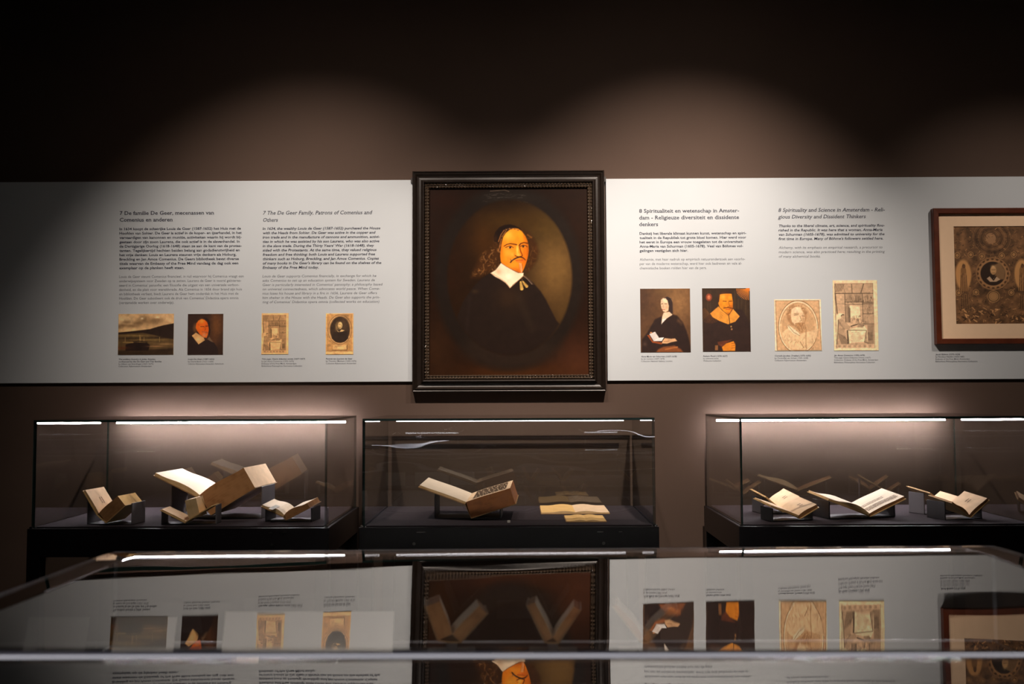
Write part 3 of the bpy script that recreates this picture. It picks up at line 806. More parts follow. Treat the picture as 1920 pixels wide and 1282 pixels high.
# ------------------------------------------------------------------ frame rails
def rail_frame(parent, x0, x1, z0, z1, yb, profile, mats, name='frame_rail', seg=1, ripple=None, parents=None):
    """four mitred rails; profile = list of (inward, outward) offsets; ripple(len)->modulation of 'outward' along the rail"""
    out = []
    n = len(profile)
    for side in range(4):
        if side in (0, 2): L = x1 - x0
        else: L = z1 - z0
        ns = seg if ripple is None else max(8, int(L / ripple[0]) * 6)
        V, F = [], []
        for i in range(ns + 1):
            t = i / ns
            for (d, h) in profile:
                a = d + (L - 2 * d) * t
                hh = h
                if ripple is not None and h > ripple[2]:
                    hh = h + ripple[1] * math.cos(2 * PI * (a / ripple[0]))
                if side == 0: V.append((x0 + a, yb - hh, z1 - d))
                elif side == 2: V.append((x1 - a, yb - hh, z0 + d))
                elif side == 1: V.append((x1 - d, yb - hh, z1 - a))
                else: V.append((x0 + d, yb - hh, z0 + a))
        for i in range(ns):
            for j in range(n - 1):
                a, b = i * n + j, (i + 1) * n + j
                F.append((a, a + 1, b + 1, b))
        F.append(tuple(range(n))); F.append(tuple(ns * n + k for k in reversed(range(n))))
        me = bpy.data.meshes.new(name)
        me.from_pydata(V, [], F)
        bm = bmesh.new(); bm.from_mesh(me); bmesh.ops.recalc_face_normals(bm, faces=bm.faces); bm.to_mesh(me); bm.free()
        par = parents[side] if parents else parent
        out.append(link(name, me, mats, par))
    return out

# ------------------------------------------------------------------ the large oval portrait
fa = at(773.5, 321.5, YW - 0.03); fb = at(1136.5, 733.5, YW - 0.03)
FX0, FX1, FZ1, FZ0 = fa.x, fb.x, fa.z, fb.z
PORT = thing('portrait_painting', 'large oil portrait of moustached man in oval, heavy black rippled frame', 'painting', ((FX0 + FX1) / 2, YW, FZ0))
PORT_M = Matrix.Translation(PORT.location)
def adopt(objs, par):
    for o in objs:
        o.parent = par
        o.matrix_parent_inverse = par.matrix_basis.inverted()
# profile: outer side, bead, cove, ridge
prof = [(0, 0), (0, 0.034), (0.001, 0.038), (0.0035, 0.040), (0.006, 0.039), (0.0075, 0.035), (0.009, 0.0345), (0.011, 0.038), (0.013, 0.039), (0.0155, 0.036),
        (0.020, 0.031), (0.027, 0.0285), (0.035, 0.029), (0.039, 0.034), (0.0415, 0.041), (0.044, 0.0445), (0.0475, 0.0435), (0.050, 0.037), (0.051, 0.030), (0.051, 0.008), (0.051, 0)]
rails = rail_frame(None, FX0, FX1, FZ0, FZ1, YW, prof, 'ebony')
adopt(rails, PORT)
r1 = [(0.051, 0.02), (0.0512, 0.030), (0.053, 0.0335), (0.0552, 0.035), (0.0575, 0.0335), (0.0595, 0.029), (0.0615, 0.0275), (0.0632, 0.030), (0.0652, 0.0315), (0.0672, 0.030), (0.069, 0.026), (0.069, 0.014), (0.051, 0.014)]
rip = rail_frame(None, FX0, FX1, FZ0, FZ1, YW, r1, 'ripple', name='ripple_moulding', ripple=(0.0131, 0.0030, 0.0292))
for rr, rl in zip(rip, rails):
    rr.parent = rl
    rr.matrix_parent_inverse = rl.matrix_parent_inverse.copy()
    rr.matrix_parent_inverse = (PORT.matrix_basis @ rl.matrix_parent_inverse).inverted() @ Matrix.Identity(4)

o, s = (860, 400), 8.01
cv = Canvas(801, 348, 1109, 709, 1.0, (32, 17, 9))
cv.glow(1090, 690, 60, 60, (72, 40, 24), 0.9); cv.glow(960, 705, 120, 22, (74, 40, 16), 0.7); cv.glow(815, 660, 40, 60, (56, 34, 18), 0.7); cv.glow(1100, 420, 30, 60, (34, 18, 8), 0.7); cv.glow(830, 370, 40, 20, (40, 18, 8), .7)
cv.ell(955, 522, 143, 177, (30, 22, 17), 14); cv.ell(957, 660, 90, 34, (44, 32, 24), 18, a=0.6)
cv.glow(955, 368, 60, 14, (42, 36, 30), 0.7)
for k in range(26):
    x = RNG.uniform(905, 985); y = 360 + abs(x - 945) * 0.15 + RNG.uniform(-4, 10)
    cv.line([(x, y), (x + RNG.uniform(4, 12), y + RNG.uniform(-2, 3))], 0.8, (92, 84, 78), 0.8, RNG.uniform(0.2, 0.7))
cv.line([(944, 377), (957, 376)], 1.2, (150, 145, 140), 1, 0.9); cv.line([(920, 355), (948, 353), (956, 356)], 1, (120, 100, 84), 1, 0.8)
inner = cv.ell_a(957, 521, 120, 149, 5)
cv.clip = inner
cv.mix(np.ones(cv.X.shape), (34, 20, 9))
cv.glow(1045, 500, 55, 95, (112, 82, 42), 0.95); cv.glow(1035, 420, 50, 40, (74, 54, 20), 0.7); cv.glow(908, 450, 34, 46, (66, 38, 11), 0.85); cv.glow(960, 412, 60, 24, (70, 46, 14), 0.8)
cv.glow(845, 500, 30, 90, (38, 20, 8), 0.9); cv.glow(1070, 610, 24, 40, (84, 62, 30), 0.6)
# hair
hairL = C(o, s, [(545, 400), (600, 430), (645, 520), (645, 720), (600, 810), (500, 885), (420, 905), (300, 965), (190, 965), (230, 860), (285, 740), (350, 610), (450, 560), (515, 480)])
cv.poly(hairL, (66, 38, 16), 12, 0.9)
hg = np.random.default_rng(77)
hm = cv.poly_a(hairL, 8); keep = cv.clip; cv.clip = keep * hm
for k in range(130):
    u, v = hg.uniform(190, 640), hg.uniform(430, 965)
    ln = hg.uniform(30, 90); a0 = hg.uniform(0.3, 1.6); bend = hg.uniform(-0.9, 0.9)
    q = [(u, v)]
    for m_ in range(3):
        a0 += bend; q.append((q[-1][0] - ln / 3 * math.cos(a0), q[-1][1] + ln / 3 * math.sin(a0)))
    cv.line(C(o, s, q), hg.uniform(0.8, 2.2), [(48, 27, 12), (128, 84, 42), (90, 54, 24), (168, 116, 66)][k % 4], 1.6, hg.uniform(0.35, 0.75))
cv.clip = keep
hairR = C(o, s, [(950, 225), (1060, 270), (1130, 350), (1190, 450), (1222, 580), (1190, 720), (1120, 830), (1040, 895), (1010, 840), (1050, 650), (1060, 480), (1020, 350)])
cv.poly(hairR, (62, 35, 15), 8, 0.95)
hm = cv.poly_a(hairR, 6); cv.clip = keep * hm
for k in range(60):
    u, v = hg.uniform(1030, 1220), hg.uniform(260, 860)
    ln = hg.uniform(30, 80); a0 = hg.uniform(0.8, 2.2); bend = hg.uniform(-0.7, 0.7)
    q = [(u, v)]
    for m_ in range(3):
        a0 += bend; q.append((q[-1][0] + ln / 3 * math.cos(a0), q[-1][1] + ln / 3 * math.sin(a0)))
    cv.line(C(o, s, q), hg.uniform(0.8, 2.0), [(44, 25, 12), (104, 66, 30), (78, 46, 20)][k % 3], 1.6, hg.uniform(0.3, 0.65))
cv.clip = keep
cv.line(C(o, s, [(1055, 320), (1115, 360)]), 2.4, (150, 92, 34), 2.5, 0.7)
# robe
cv.poly([(921, 512), (902, 524), (886, 540), (868, 566), (857, 592), (852, 620), (860, 700), (1060, 700), (1070, 640), (1056, 616), (1046, 604), (1036, 584), (1026, 564), (1016, 548), (1002, 532), (990, 522), (958, 530)], (33, 23, 18), 3)
cv.glow(955, 560, 26, 24, (48, 32, 20), 0.8); cv.line([(975, 560), (1000, 620)], 10, (46, 34, 24), 12, 0.6); cv.line([(880, 560), (874, 620)], 4, (52, 40, 36), 8, 0.5); cv.glow(890, 548, 6, 4, (64, 46, 28), 0.6)
# cap
cv.poly(C(o, s, [(540, 420), (535, 340), (560, 270), (620, 200), (700, 165), (780, 155), (860, 175), (930, 210), (960, 250), (800, 220), (700, 260), (620, 340), (600, 440)]), (30, 18, 12), 2)
cv.glow(930, 447, 4, 8, (50, 30, 16), 0.8)
# face
face = C(o, s, [(640, 720), (632, 640), (642, 540), (655, 440), (680, 350), (720, 290), (780, 240), (850, 215), (910, 225), (965, 265), (1020, 340), (1050, 410), (1064, 480), (1068, 560), (1058, 640), (1035, 730), (1000, 830), (965, 905), (900, 895), (820, 855), (720, 800), (655, 755)])
cv.poly(face, (240, 136, 28), 1.8)
fm = cv.poly_a(face, 2.0); keep = cv.clip; cv.clip = fm
cv.glow(954, 440, 14, 12, (255, 180, 58), 0.95); cv.glow(975, 440, 10, 14, (250, 160, 30), 0.7); cv.glow(953, 474, 10, 10, (255, 176, 56), 0.7); cv.glow(960, 500, 10, 8, (252, 160, 44), 0.5)
cv.glow(990, 462, 6, 30, (228, 120, 16), 0.85); cv.glow(985, 490, 6, 16, (214, 100, 16), 0.8); cv.glow(944, 486, 5, 16, (240, 130, 20), 0.7); cv.glow(973, 510, 10, 5, (196, 90, 22), 0.8)
cv.glow(972, 468, 2.2, 9, (255, 196, 84), 0.95); cv.ell(973.5, 478, 3.2, 2.6, (255, 176, 66), 2.5)
cv.glow(990, 434, 5, 18, (206, 110, 14), 0.6); cv.glow(941, 468, 3, 18, (214, 112, 20), 0.75); cv.glow(950, 494, 9, 5, (226, 116, 22), 0.55); cv.glow(960, 506, 12, 4, (206, 96, 20), 0.65)
cv.glow(957, 463, 7, 3.4, (226, 124, 24), 0.6); cv.glow(984, 461.5, 6, 3.4, (212, 108, 18), 0.7); cv.glow(962, 478, 5, 4, (255, 184, 70), 0.5)
cv.glow(992, 476, 3.5, 20, (186, 84, 12), 0.7); cv.line(C(o, s, [(1000, 330), (1045, 410), (1062, 500), (1060, 600), (1030, 740)]), 3, (170, 80, 14), 4, 0.5)
cv.clip = keep
# brows, eyes
cv.line(C(o, s, [(690, 492), (735, 465), (790, 453), (840, 462), (885, 470)]), 1.6, (96, 46, 14), 1.2, 1, 2.3)
cv.line(C(o, s, [(925, 480), (950, 452), (1000, 438), (1055, 450)]), 2.2, (92, 44, 12), 1.2, 1)
cv.glow(958, 461, 6, 1.6, (214, 118, 26), 0.8); cv.glow(984, 460, 5, 1.6, (200, 100, 20), 0.8)
cv.ell(957.6, 464, 3.4, 1.5, (250, 196, 120), 0.9); cv.ell(983.6, 462.2, 3.2, 1.5, (244, 180, 100), 0.9)
cv.ell(957.9, 464, 2.3, 2.0, (44, 24, 14), 0.8); cv.ell(983.2, 462.2, 2.3, 2.0, (40, 24, 14), 0.8); cv.ell(957.2, 463.3, 0.6, 0.5, (220, 170, 110), 0.5); cv.ell(982.6, 461.6, 0.6, 0.5, (210, 160, 100), 0.5)
cv.line(C(o, s, [(715, 512), (760, 495), (800, 495), (835, 515)]), 1.3, (80, 38, 12), 0.8); cv.line(C(o, s, [(945, 495), (985, 478), (1030, 488), (1050, 505)]), 1.3, (80, 38, 12), 0.8)
cv.line(C(o, s, [(730, 530), (790, 545), (830, 528)]), 0.6, (190, 96, 26), 0.9, .8); cv.line(C(o, s, [(960, 525), (1010, 530), (1045, 512)]), 0.6, (180, 90, 22), 0.9, .8)
# nose
cv.line(C(o, s, [(928, 480), (935, 530), (950, 580), (972, 630)]), 2.2, (120, 54, 10), 1.8, 1); cv.glow(985, 474, 2.6, 8, (200, 100, 20), .6)
cv.line(C(o, s, [(860, 638), (885, 650), (915, 658), (945, 655), (972, 642)]), 1.8, (100, 44, 10), 0.9)
cv.line(C(o, s, [(848, 610), (858, 640)]), 0.8, (190, 96, 24), 1)
# moustache, mouth, beard
cv.line(C(o, s, [(935, 660), (890, 672), (850, 690), (815, 712), (790, 742)]), 2.4, (62, 38, 26), 1.2, 1, 2.6)
cv.line(C(o, s, [(800, 700), (830, 700)]), 1.2, (196, 150, 110), 1, 0.6); cv.line(C(o, s, [(790, 690), (800, 735)]), 1.2, (100, 64, 44), 1.2, 0.7)
cv.line(C(o, s, [(945, 660), (980, 672), (1005, 690), (1018, 708)]), 3.0, (74, 40, 20), 1.2, 1, 1.6)
cv.line(C(o, s, [(870, 712), (920, 708), (985, 706)]), 1.5, (168, 62, 20), 1.0); cv.line(C(o, s, [(885, 728), (930, 738), (975, 722)]), 2.2, (232, 104, 40), 1.4, 0.9)
cv.line(C(o, s, [(930, 755), (938, 820), (955, 895)]), 1.6, (206, 150, 110), 0.9, 0.95, 0.8); cv.line(C(o, s, [(950, 760), (962, 820), (962, 890)]), 1.2, (230, 176, 140), 0.8, 0.9); cv.line(C(o, s, [(970, 770), (975, 840)]), 1, (120, 60, 26), 1.0, .7); cv.line(C(o, s, [(922, 765), (930, 840)]), 0.8, (140, 70, 30), 1, .6)
cv.line(C(o, s, [(655, 755), (740, 815), (830, 862), (910, 900), (970, 905)]), 0.9, (110, 52, 18), 1, .9)
# curls over the cap edge
for (a, b) in (((690, 250), (640, 320)), ((720, 260), (660, 350)), ((640, 330), (605, 420)), ((650, 380), (620, 500)), ((640, 470), (600, 560))):
    cv.line(C(o, s, [a, b]), 1.8, (168, 104, 54), 1.6, 0.8)
for k in range(9):
    cv.ell(*C(o, s, [(700 + k * 26, 246 - 26 * math.sin(k / 8 * PI))])[0], 1.6, 1.0, [(120, 74, 40), (190, 128, 70)][k % 2], 1, 0.5, 0.8)
# collar
cv.poly(C(o, s, [(642, 752), (720, 805), (830, 868), (905, 905), (990, 905), (985, 950), (940, 995), (880, 1040), (825, 1085), (780, 1138), (745, 1085), (690, 1040), (620, 995), (550, 960), (482, 905), (560, 860), (600, 810)]), (248, 218, 182), 1.2)
cv.glow(935, 510, 6, 6, (214, 172, 132), 0.7); cv.glow(957, 520, 10, 8, (255, 232, 200), 0.8); cv.line(C(o, s, [(495, 910), (600, 970), (700, 1035), (780, 1130)]), 1.4, (206, 160, 120), 1, 0.8); cv.line(C(o, s, [(985, 950), (880, 1045), (785, 1130)]), 1.2, (206, 158, 116), 1, 0.8)
cv.line(C(o, s, [(990, 950), (1050, 1000), (1120, 1080)]), 1.2, (150, 120, 96), 1, 0.9); cv.line(C(o, s, [(1010, 950), (1080, 1005), (1140, 1085)]), 0.8, (110, 84, 66), 1, 0.8)
# tassels
cv.line(C(o, s, [(945, 1045), (952, 1090), (962, 1148)]), 3.4, (208, 166, 84), 1.2, 1, 6.4); cv.line(C(o, s, [(982, 1040), (1005, 1075), (1038, 1112)]), 2.8, (204, 160, 80), 1.2, 1, 5.4)
for k in range(4):
    cv.line(C(o, s, [(935, 1065 + k * 24), (985, 1063 + k * 24)]), 0.8, (110, 76, 40), 0.8, 0.8)
    cv.line(C(o, s, [(985 + k * 14, 1078 + k * 12), (1020 + k * 14, 1050 + k * 14)]), 0.7, (110, 76, 40), 0.8, 0.8)
cv.line(C(o, s, [(965, 1000), (970, 1040)]), 1, (160, 120, 70), 1, 0.8)
cv.clip = None
cv.mottle(9, 0.025, 21)
pa = at(801, 348, YW - 0.02); pb = at(1109, 709, YW - 0.02)
cvs = picture_mesh('canvas', cv, 1.0, FX0 + 0.066, FX1 - 0.066, FZ0 + 0.066, FZ1 - 0.066, YW - 0.018, 0.006, ['paint', 'print_back'])
adopt([cvs], PORT)
for xx in (FX0 - 0.008, FX1 + 0.001):
    b = box('hanging_bracket', xx, xx + 0.007, YW - 0.022, YW - 0.001, FZ1 - 0.045, FZ1 - 0.024, 'ebony')
    adopt([b], PORT)

# ------------------------------------------------------------------ the framed engraving
ga = at(1750.5, 390.5, YP - 0.024); gb = at(1978, 645, YP - 0.024)
gl = at(1755, 645, YP - 0.024)
GX0, GX1, GZ1, GZ0 = (ga.x + gl.x) / 2, gb.x, ga.z, gl.z
ENG = thing('framed_engraving', 'dark round-portrait engraving in peach mat and reddish-brown wooden frame', 'picture', ((GX0 + GX1) / 2, YP, GZ0))
gp = [(0, 0.001), (0, 0.026), (0.0015, 0.028), (0.020, 0.027), (0.022, 0.0255), (0.022, 0.012), (0.022, 0.001)]
adopt(rail_frame(None, GX0, GX1, GZ0, GZ1, YP, gp, 'mahogany'), ENG)
def window_board(name, x0, x1, z0, z1, a0, a1, b0, b1, yf, yb, mat):
    V, F = [], []
    for y in (yf, yb):
        for (x, z) in ((x0, z0), (x1, z0), (x1, z1), (x0, z1), (a0, b0), (a1, b0), (a1, b1), (a0, b1)): V.append((x, y, z))
    for k in range(4):
        j = (k + 1) % 4
        F += [(k, j, 4 + j, 4 + k), (8 + j, 8 + k, 12 + k, 12 + j), (k, 8 + k, 8 + j, j), (4 + k, 4 + j, 12 + j, 12 + k)]
    return from_data(name, V, F, mat)
e0 = at(1787.5, 424.5, YP - 0.010); e1 = at(1938, 606.5, YP - 0.010)
mb = window_board('mat', GX0 + 0.021, GX1 - 0.021, GZ0 + 0.021, GZ1 - 0.021, e0.x, e1.x, e1.z, e0.z, YP - 0.012, YP - 0.0085, 'mat_board')
cv = Canvas(1787, 424, 1938, 607, 1.5, (96, 68, 44))
cv.mottle(10, 0.14, 30)
g = np.random.default_rng(41)
lt, md, dk = (176, 128, 82), (128, 92, 60), (48, 32, 20)
for k in range(6): cv.ring(1862, 447, 9 + k * 5.4, 8 + k * 4.6, 1.0, md if k % 2 else dk, 0.8, 0.7)
cv.ell(1860, 448, 10, 10, (140, 104, 72), 2)
for k in range(700):
    x = g.uniform(1788, 1937); y = g.uniform(426, 606)
    if math.hypot((x - 1862) / 27, (y - 512) / 25) < 1: continue
    cv.line([(x, y), (x + g.uniform(-4, 4), y + g.uniform(-3, 3))], g.uniform(0.6, 1.4), [lt, md, dk, dk][k % 4], 0.7, g.uniform(0.35, 0.9))
for (x, y) in ((1795, 479), (1821, 478), (1842, 481), (1880, 480), (1903, 478), (1796, 548), (1829, 547), (1896, 548), (1928, 548), (1890, 514)):
    cv.ell(x, y, 5.6, 5.6, (150, 110, 70), 1); cv.ring(x, y, 3.6, 3.6, 1, dk)
for cx in (1806, 1918):
    cv.ell(cx, 515, 15, 28, (176, 128, 78), 3); cv.poly([(cx - 7, 545), (cx - 5, 505), (cx, 494), (cx + 5, 505), (cx + 8, 545)], (120, 84, 50), 1.5)
    cv.ell(cx + 1, 499, 3, 4, (80, 54, 34), 1)
    for k in range(9): cv.line([(cx - 6 + k * 1.6, 512 + k % 3 * 4), (cx - 8 + k * 2, 544)], 0.8, dk if k % 2 else lt, 0.7, 0.8)
    for k in range(14): cv.line([(cx + g.uniform(-14, 12), g.uniform(490, 545)), (cx + g.uniform(-14, 12), g.uniform(490, 545))], 0.7, lt, 0.8, 0.35)
    for k in range(8): cv.line([(cx - 4 + k * 1.7, 552), (cx - 5 + k * 2, 578)], 1, md if k % 2 else dk, 0.8, 0.8)
cv.ell(1862, 513, 32, 30, (150, 110, 72), 2); cv.ring(1862, 513, 29, 27, 3, (96, 66, 40), 1.5)
for k in range(40):
    a = k / 40 * 2 * PI; cv.ell(1862 + 28.5 * math.cos(a), 513 + 26.5 * math.sin(a), 1.6, 1.6, lt if k % 2 else dk, 1, 0, 0.6)
cv.ell(1862, 513, 23.5, 22, (44, 30, 20), 1.2)
cv.poly([(1866, 497), (1876, 492), (1886, 508), (1884, 524), (1866, 524)], (120, 90, 60), 3)
cv.ell(1863, 507, 5.8, 8, (180, 138, 92), 1.5); cv.glow(1863, 500, 4, 3, (206, 166, 116), 0.8); cv.line([(1860, 506), (1867, 506)], 0.9, (84, 56, 34), .8, .7); cv.line([(1861, 512), (1866, 512)], 0.9, (84, 56, 34), .8, .7)
cv.poly([(1850, 522), (1857, 517), (1862, 523), (1868, 518), (1876, 524), (1868, 528), (1856, 528)], (176, 146, 116), 1); cv.line([(1857, 518), (1863, 525), (1868, 518)], 2, (40, 26, 18))
cv.ell(1862, 555, 12, 11, (150, 112, 72), 1.5); cv.ring(1862, 555, 10, 9, 1, dk); cv.ring(1862, 555, 7, 6, .8, md)
for k in range(60):
    x = g.uniform(1800, 1930); y = g.uniform(578, 602); cv.line([(x, y), (x + g.uniform(-7, 7), y + g.uniform(-5, 5))], g.uniform(1, 2.2), [lt, dk, (206, 154, 100)][k % 3], 0.9, 0.8)
pr = picture_mesh('engraving_sheet', cv, 1.6, e0.x - 0.004, e1.x + 0.004, e1.z - 0.004, e0.z + 0.004, YP - 0.0082, 0.003, ['print', 'print_back'])
bk = box('backing_board', GX0 + 0.02, GX1 - 0.02, YP - 0.005, YP - 0.001, GZ0 + 0.02, GZ1 - 0.02, 'print_back')
adopt([mb, pr, bk], ENG)

# ------------------------------------------------------------------ glass display cases
GT = 0.008
def pane(name, x0, x1, y0, y1, z0, z1, thin, parent, gmat='glass', emat='glass_edge'):
    """a sheet of glass: two clear faces, four green ground edges"""
    idx = {'x': [1, 1, 1, 0, 1, 0], 'y': [1, 1, 0, 1, 0, 1], 'z': [0, 0, 1, 1, 1, 1]}[thin]
    return box(name, x0, x1, y0, y1, z0, z1, [gmat, emat], parent, idx=idx)

def display_case(x0, x1, yf, yb, zd, zt, label, led, group, led_col=(1.0, 0.94, 0.98), locks=(), glints=(), led_h=0.0075):
    t = thing('display_case', label, 'display case', ((x0 + x1) / 2, (yf + yb) / 2, 0), group=group)
    w, d = (x1 - x0) / 2, (yb - yf) / 2
    ov = 0.010
    bh = 0.10
    body = box('base', -w - ov, w + ov, -d - ov, d + ov, zd - bh, zd - 0.004, 'black', t, 0.002)
    for sx in (-1, 1):
        for sy in (-1, 1):
            lx, ly = sx * (w + ov - 0.0225), sy * (d + ov - 0.0225)
            box('leg', lx - .0225, lx + .0225, ly - .0225, ly + .0225, 0, zd - bh, 'black', t, 0.0015)
    box('felt_pad', -w + 0.012, w - 0.012, -d + 0.012, d - 0.012, zd - 0.004, zd, 'felt', t)
    pane('glass_pane', -w, w, -d, -d + GT, zd - 0.004, zt - GT, 'y', t)
    pane('glass_pane', -w, w, d - GT, d, zd - 0.004, zt - GT, 'y', t, 'glass_back')
    pane('glass_pane', -w, -w + GT, -d + GT, d - GT, zd - 0.004, zt - GT, 'x', t, 'glass_plain')
    pane('glass_pane', w - GT, w, -d + GT, d - GT, zd - 0.004, zt - GT, 'x', t, 'glass_plain')
    pane('glass_pane', -w, w, -d, d, zt - GT, zt, 'z', t, 'glass_plain')
    em = emission('led_light', led_col, led)
    prof = box('led_profile', -w + 0.040, w - 0.040, d - GT - 0.012, d - GT - 0.001, zt - GT - 0.014, zt - GT - 0.011, 'alu', t)
    box('led_strip', -w + 0.042, w - 0.042, d - GT - 0.011, d - GT - 0.002, zt - GT - 0.014 - led_h, zt - GT - 0.014, em, prof)
    for lx in locks:
        cyl('lock', (lx, -d - ov - 0.001, zd - 0.058), 0.0055, 0.005, 'Y', 'steel', t, 16)
    for (cx_, cw) in glints:  # bright tabs stand in for strip-light reflections on the glossy base
        box('glint_tab', cx_ - cw / 2, cx_ + cw / 2, -d - ov - 0.0015, -d - ov + 0.002, zd - 0.022, zd - 0.018, 'steel', t, 0.0006)
    for sx in (-1, 1):
        box('corner_clip', sx * w - .005, sx * w + .005, -d - .005, -d + .005, zd - 0.004, zd + 0.003, 'steel', t, 0.001)
    return t

def xat(px, Y=CF): return at(px, 980, Y).x
GRP = 'glass display cases along the wall'
cl0, cl1 = xat(59), xat(612)
cc0, cc1 = xat(679), xat(1229.5)
cr0 = xat(1390); cr1 = cr0 + (cc1 - cc0)
def rel(pxs, c0, c1): return [at(p, 995, CF).x - (c0 + c1) / 2 for p in pxs]
display_case(cl0, cl1, CF, CB, ZDECK, ZTOP, 'glass display case holding four open books, bright strip light, below the landscape print', 180, GRP,
             locks=rel([153, 512], cl0, cl1), glints=list(zip(rel([184, 508, 532], cl0, cl1), (0.016, 0.01, 0.024))))
display_case(cc0, cc1, CF, CB, ZDECK, ZTOP, 'glass display case with faint strip light below the large oval portrait', 7, GRP, led_h=0.004,
             locks=rel([777, 1131], cc0, cc1), glints=list(zip(rel([790, 1125, 1163], cc0, cc1), (0.03, 0.02, 0.012))))
display_case(cr0, cr1, CF, CB, ZDECK, ZTOP, 'glass display case holding five open books, bright strip light, below the framed engraving', 180, GRP,
             locks=rel([1490, 1856], cr0, cr1), glints=list(zip(rel([1464, 1520, 1820, 1882], cr0, cr1), (0.022, 0.01, 0.008, 0.018))))

# ------------------------------------------------------------------ books
def strip_block(cs_top, cs_bot, y0, y1, n):
    """closed prism between two cross-section curves; returns verts, faces, face kinds (0 page face, 1 edges) and leaf parameter"""
    V, leaf = [], []
    for y in (y0, y1):
        for (x, z) in cs_top: V.append((x, y, z)); leaf.append(0.0)
        for (x, z) in cs_bot: V.append((x, y, z)); leaf.append(1.0)
    F, K = [], []
    m = 2 * n
    for i in range(n - 1):
        F.append((i, i + 1, m + i + 1, m + i)); K.append(0)
        F.append((n + i + 1, n + i, m + n + i, m + n + i + 1)); K.append(1)
        F.append((i + 1, i, n + i, n + i + 1)); K.append(1)
        F.append((m + i, m + i + 1, m + n + i + 1, m + n + i)); K.append(1)
    F.append((n - 1, m - 1, m + m - 1, m + n - 1)); K.append(2)
    F.append((0, m, m + n, n)); K.append(1)
    return V, F, K, leaf

def page_block(name, ang, w, t, L, bulge, side, mats, parent, zoff=0.0, gut=0.0, n=9, hollow=0.0):
    ca, sa = math.cos(ang), math.sin(ang)
    top, bot = [], []
    for i in range(n):
        u = i / (n - 1)
        b = bulge * math.sin(min(1, u * 1.25) * PI) * (1 - 0.5 * u)
        if u < 0.12 and t > 0.01: b -= 0.0
        d = gut + (w - gut) * u
        # local frame: along the page (ca,sa), page normal up (-sa,ca)
        top.append((side * (d * ca - b * sa), d * sa + b * ca + zoff))
        e = d
        bot.append((side * (e * ca + t * sa), e * sa - t * ca + zoff))
    V, F, K, leaf = strip_block(top, bot, 0, L, n)
    if side < 0: F = [tuple(reversed(f)) for f in F]
    # flip so that normals point outward
    me = bpy.data.meshes.new(name)
    me.from_pydata(V, [], F)
    me.polygons.foreach_set('material_index', K)
    bm = bmesh.new(); bm.from_mesh(me); bmesh.ops.recalc_face_normals(bm, faces=bm.faces); bm.to_mesh(me); bm.free()
    at_ = me.attributes.new('leafdir', 'FLOAT', 'POINT')
    at_.data.foreach_set('value', [l * t for l in leaf])
    if len(mats) < 3: mats = list(mats) + [mats[1]]
    return link(name, me, mats, parent)

def cover_sheet(name, ang, w, t, L, side, mat, parent, th=0.003, over=0.003, zoff=0.0):
    """one board lying under a page block"""
    ca, sa = math.cos(ang), math.sin(ang)
    a = [(side * (d * ca + k * sa), d * sa - k * ca + zoff) for d, k in ((0, t + .0004), (w + over, t + .0004), (w + over, t + th), (0, t + th))]
    V = [(x, y, z) for y in (-over, L + over) for (x, z) in a]
    F = [(0, 1, 2, 3), (7, 6, 5, 4), (0, 4, 5, 1), (1, 5, 6, 2), (2, 6, 7, 3), (3, 7, 4, 0)]
    ob = from_data(name, V, F, mat, parent)
    bm = bmesh.new(); bm.from_mesh(ob.data); bmesh.ops.recalc_face_normals(bm, faces=bm.faces); bm.to_mesh(ob.data); bm.free()
    return ob

def page_lines(ang, w, L, side, parent, rows, u0, u1, v0, v1, lift=0.0012, name='page_print', mat='page_ink', gaps=True, bulge=0.0):
    """printed lines lying on a page: u across the page, v along the spine"""
    ca, sa = math.cos(ang), math.sin(ang)
    V, F = [], []
    def P(u, v):
        d = w * u
        b = lift + bulge * math.sin(min(1, u * 1.25) * PI) * (1 - 0.5 * u)
        return (side * (d * ca - b * sa), L * v, d * sa + b * ca)
    for k in range(rows):
        v = v0 + (v1 - v0) * k / max(1, rows - 1)
        hv = 0.32 * (v1 - v0) / max(1, rows)
        u = u0
        while u < u1 - 0.01:
            e = min(u1, u + (random.uniform(0.05, 0.16) if gaps else 1))
            i = len(V)
            V += [P(u, v - hv), P(e, v - hv), P(e, v + hv), P(u, v + hv)]
            F.append((i, i + 1, i + 2, i + 3) if side > 0 else (i + 3, i + 2, i + 1, i))
            u = e + 0.012
    return from_data(name, V, F, mat, parent)

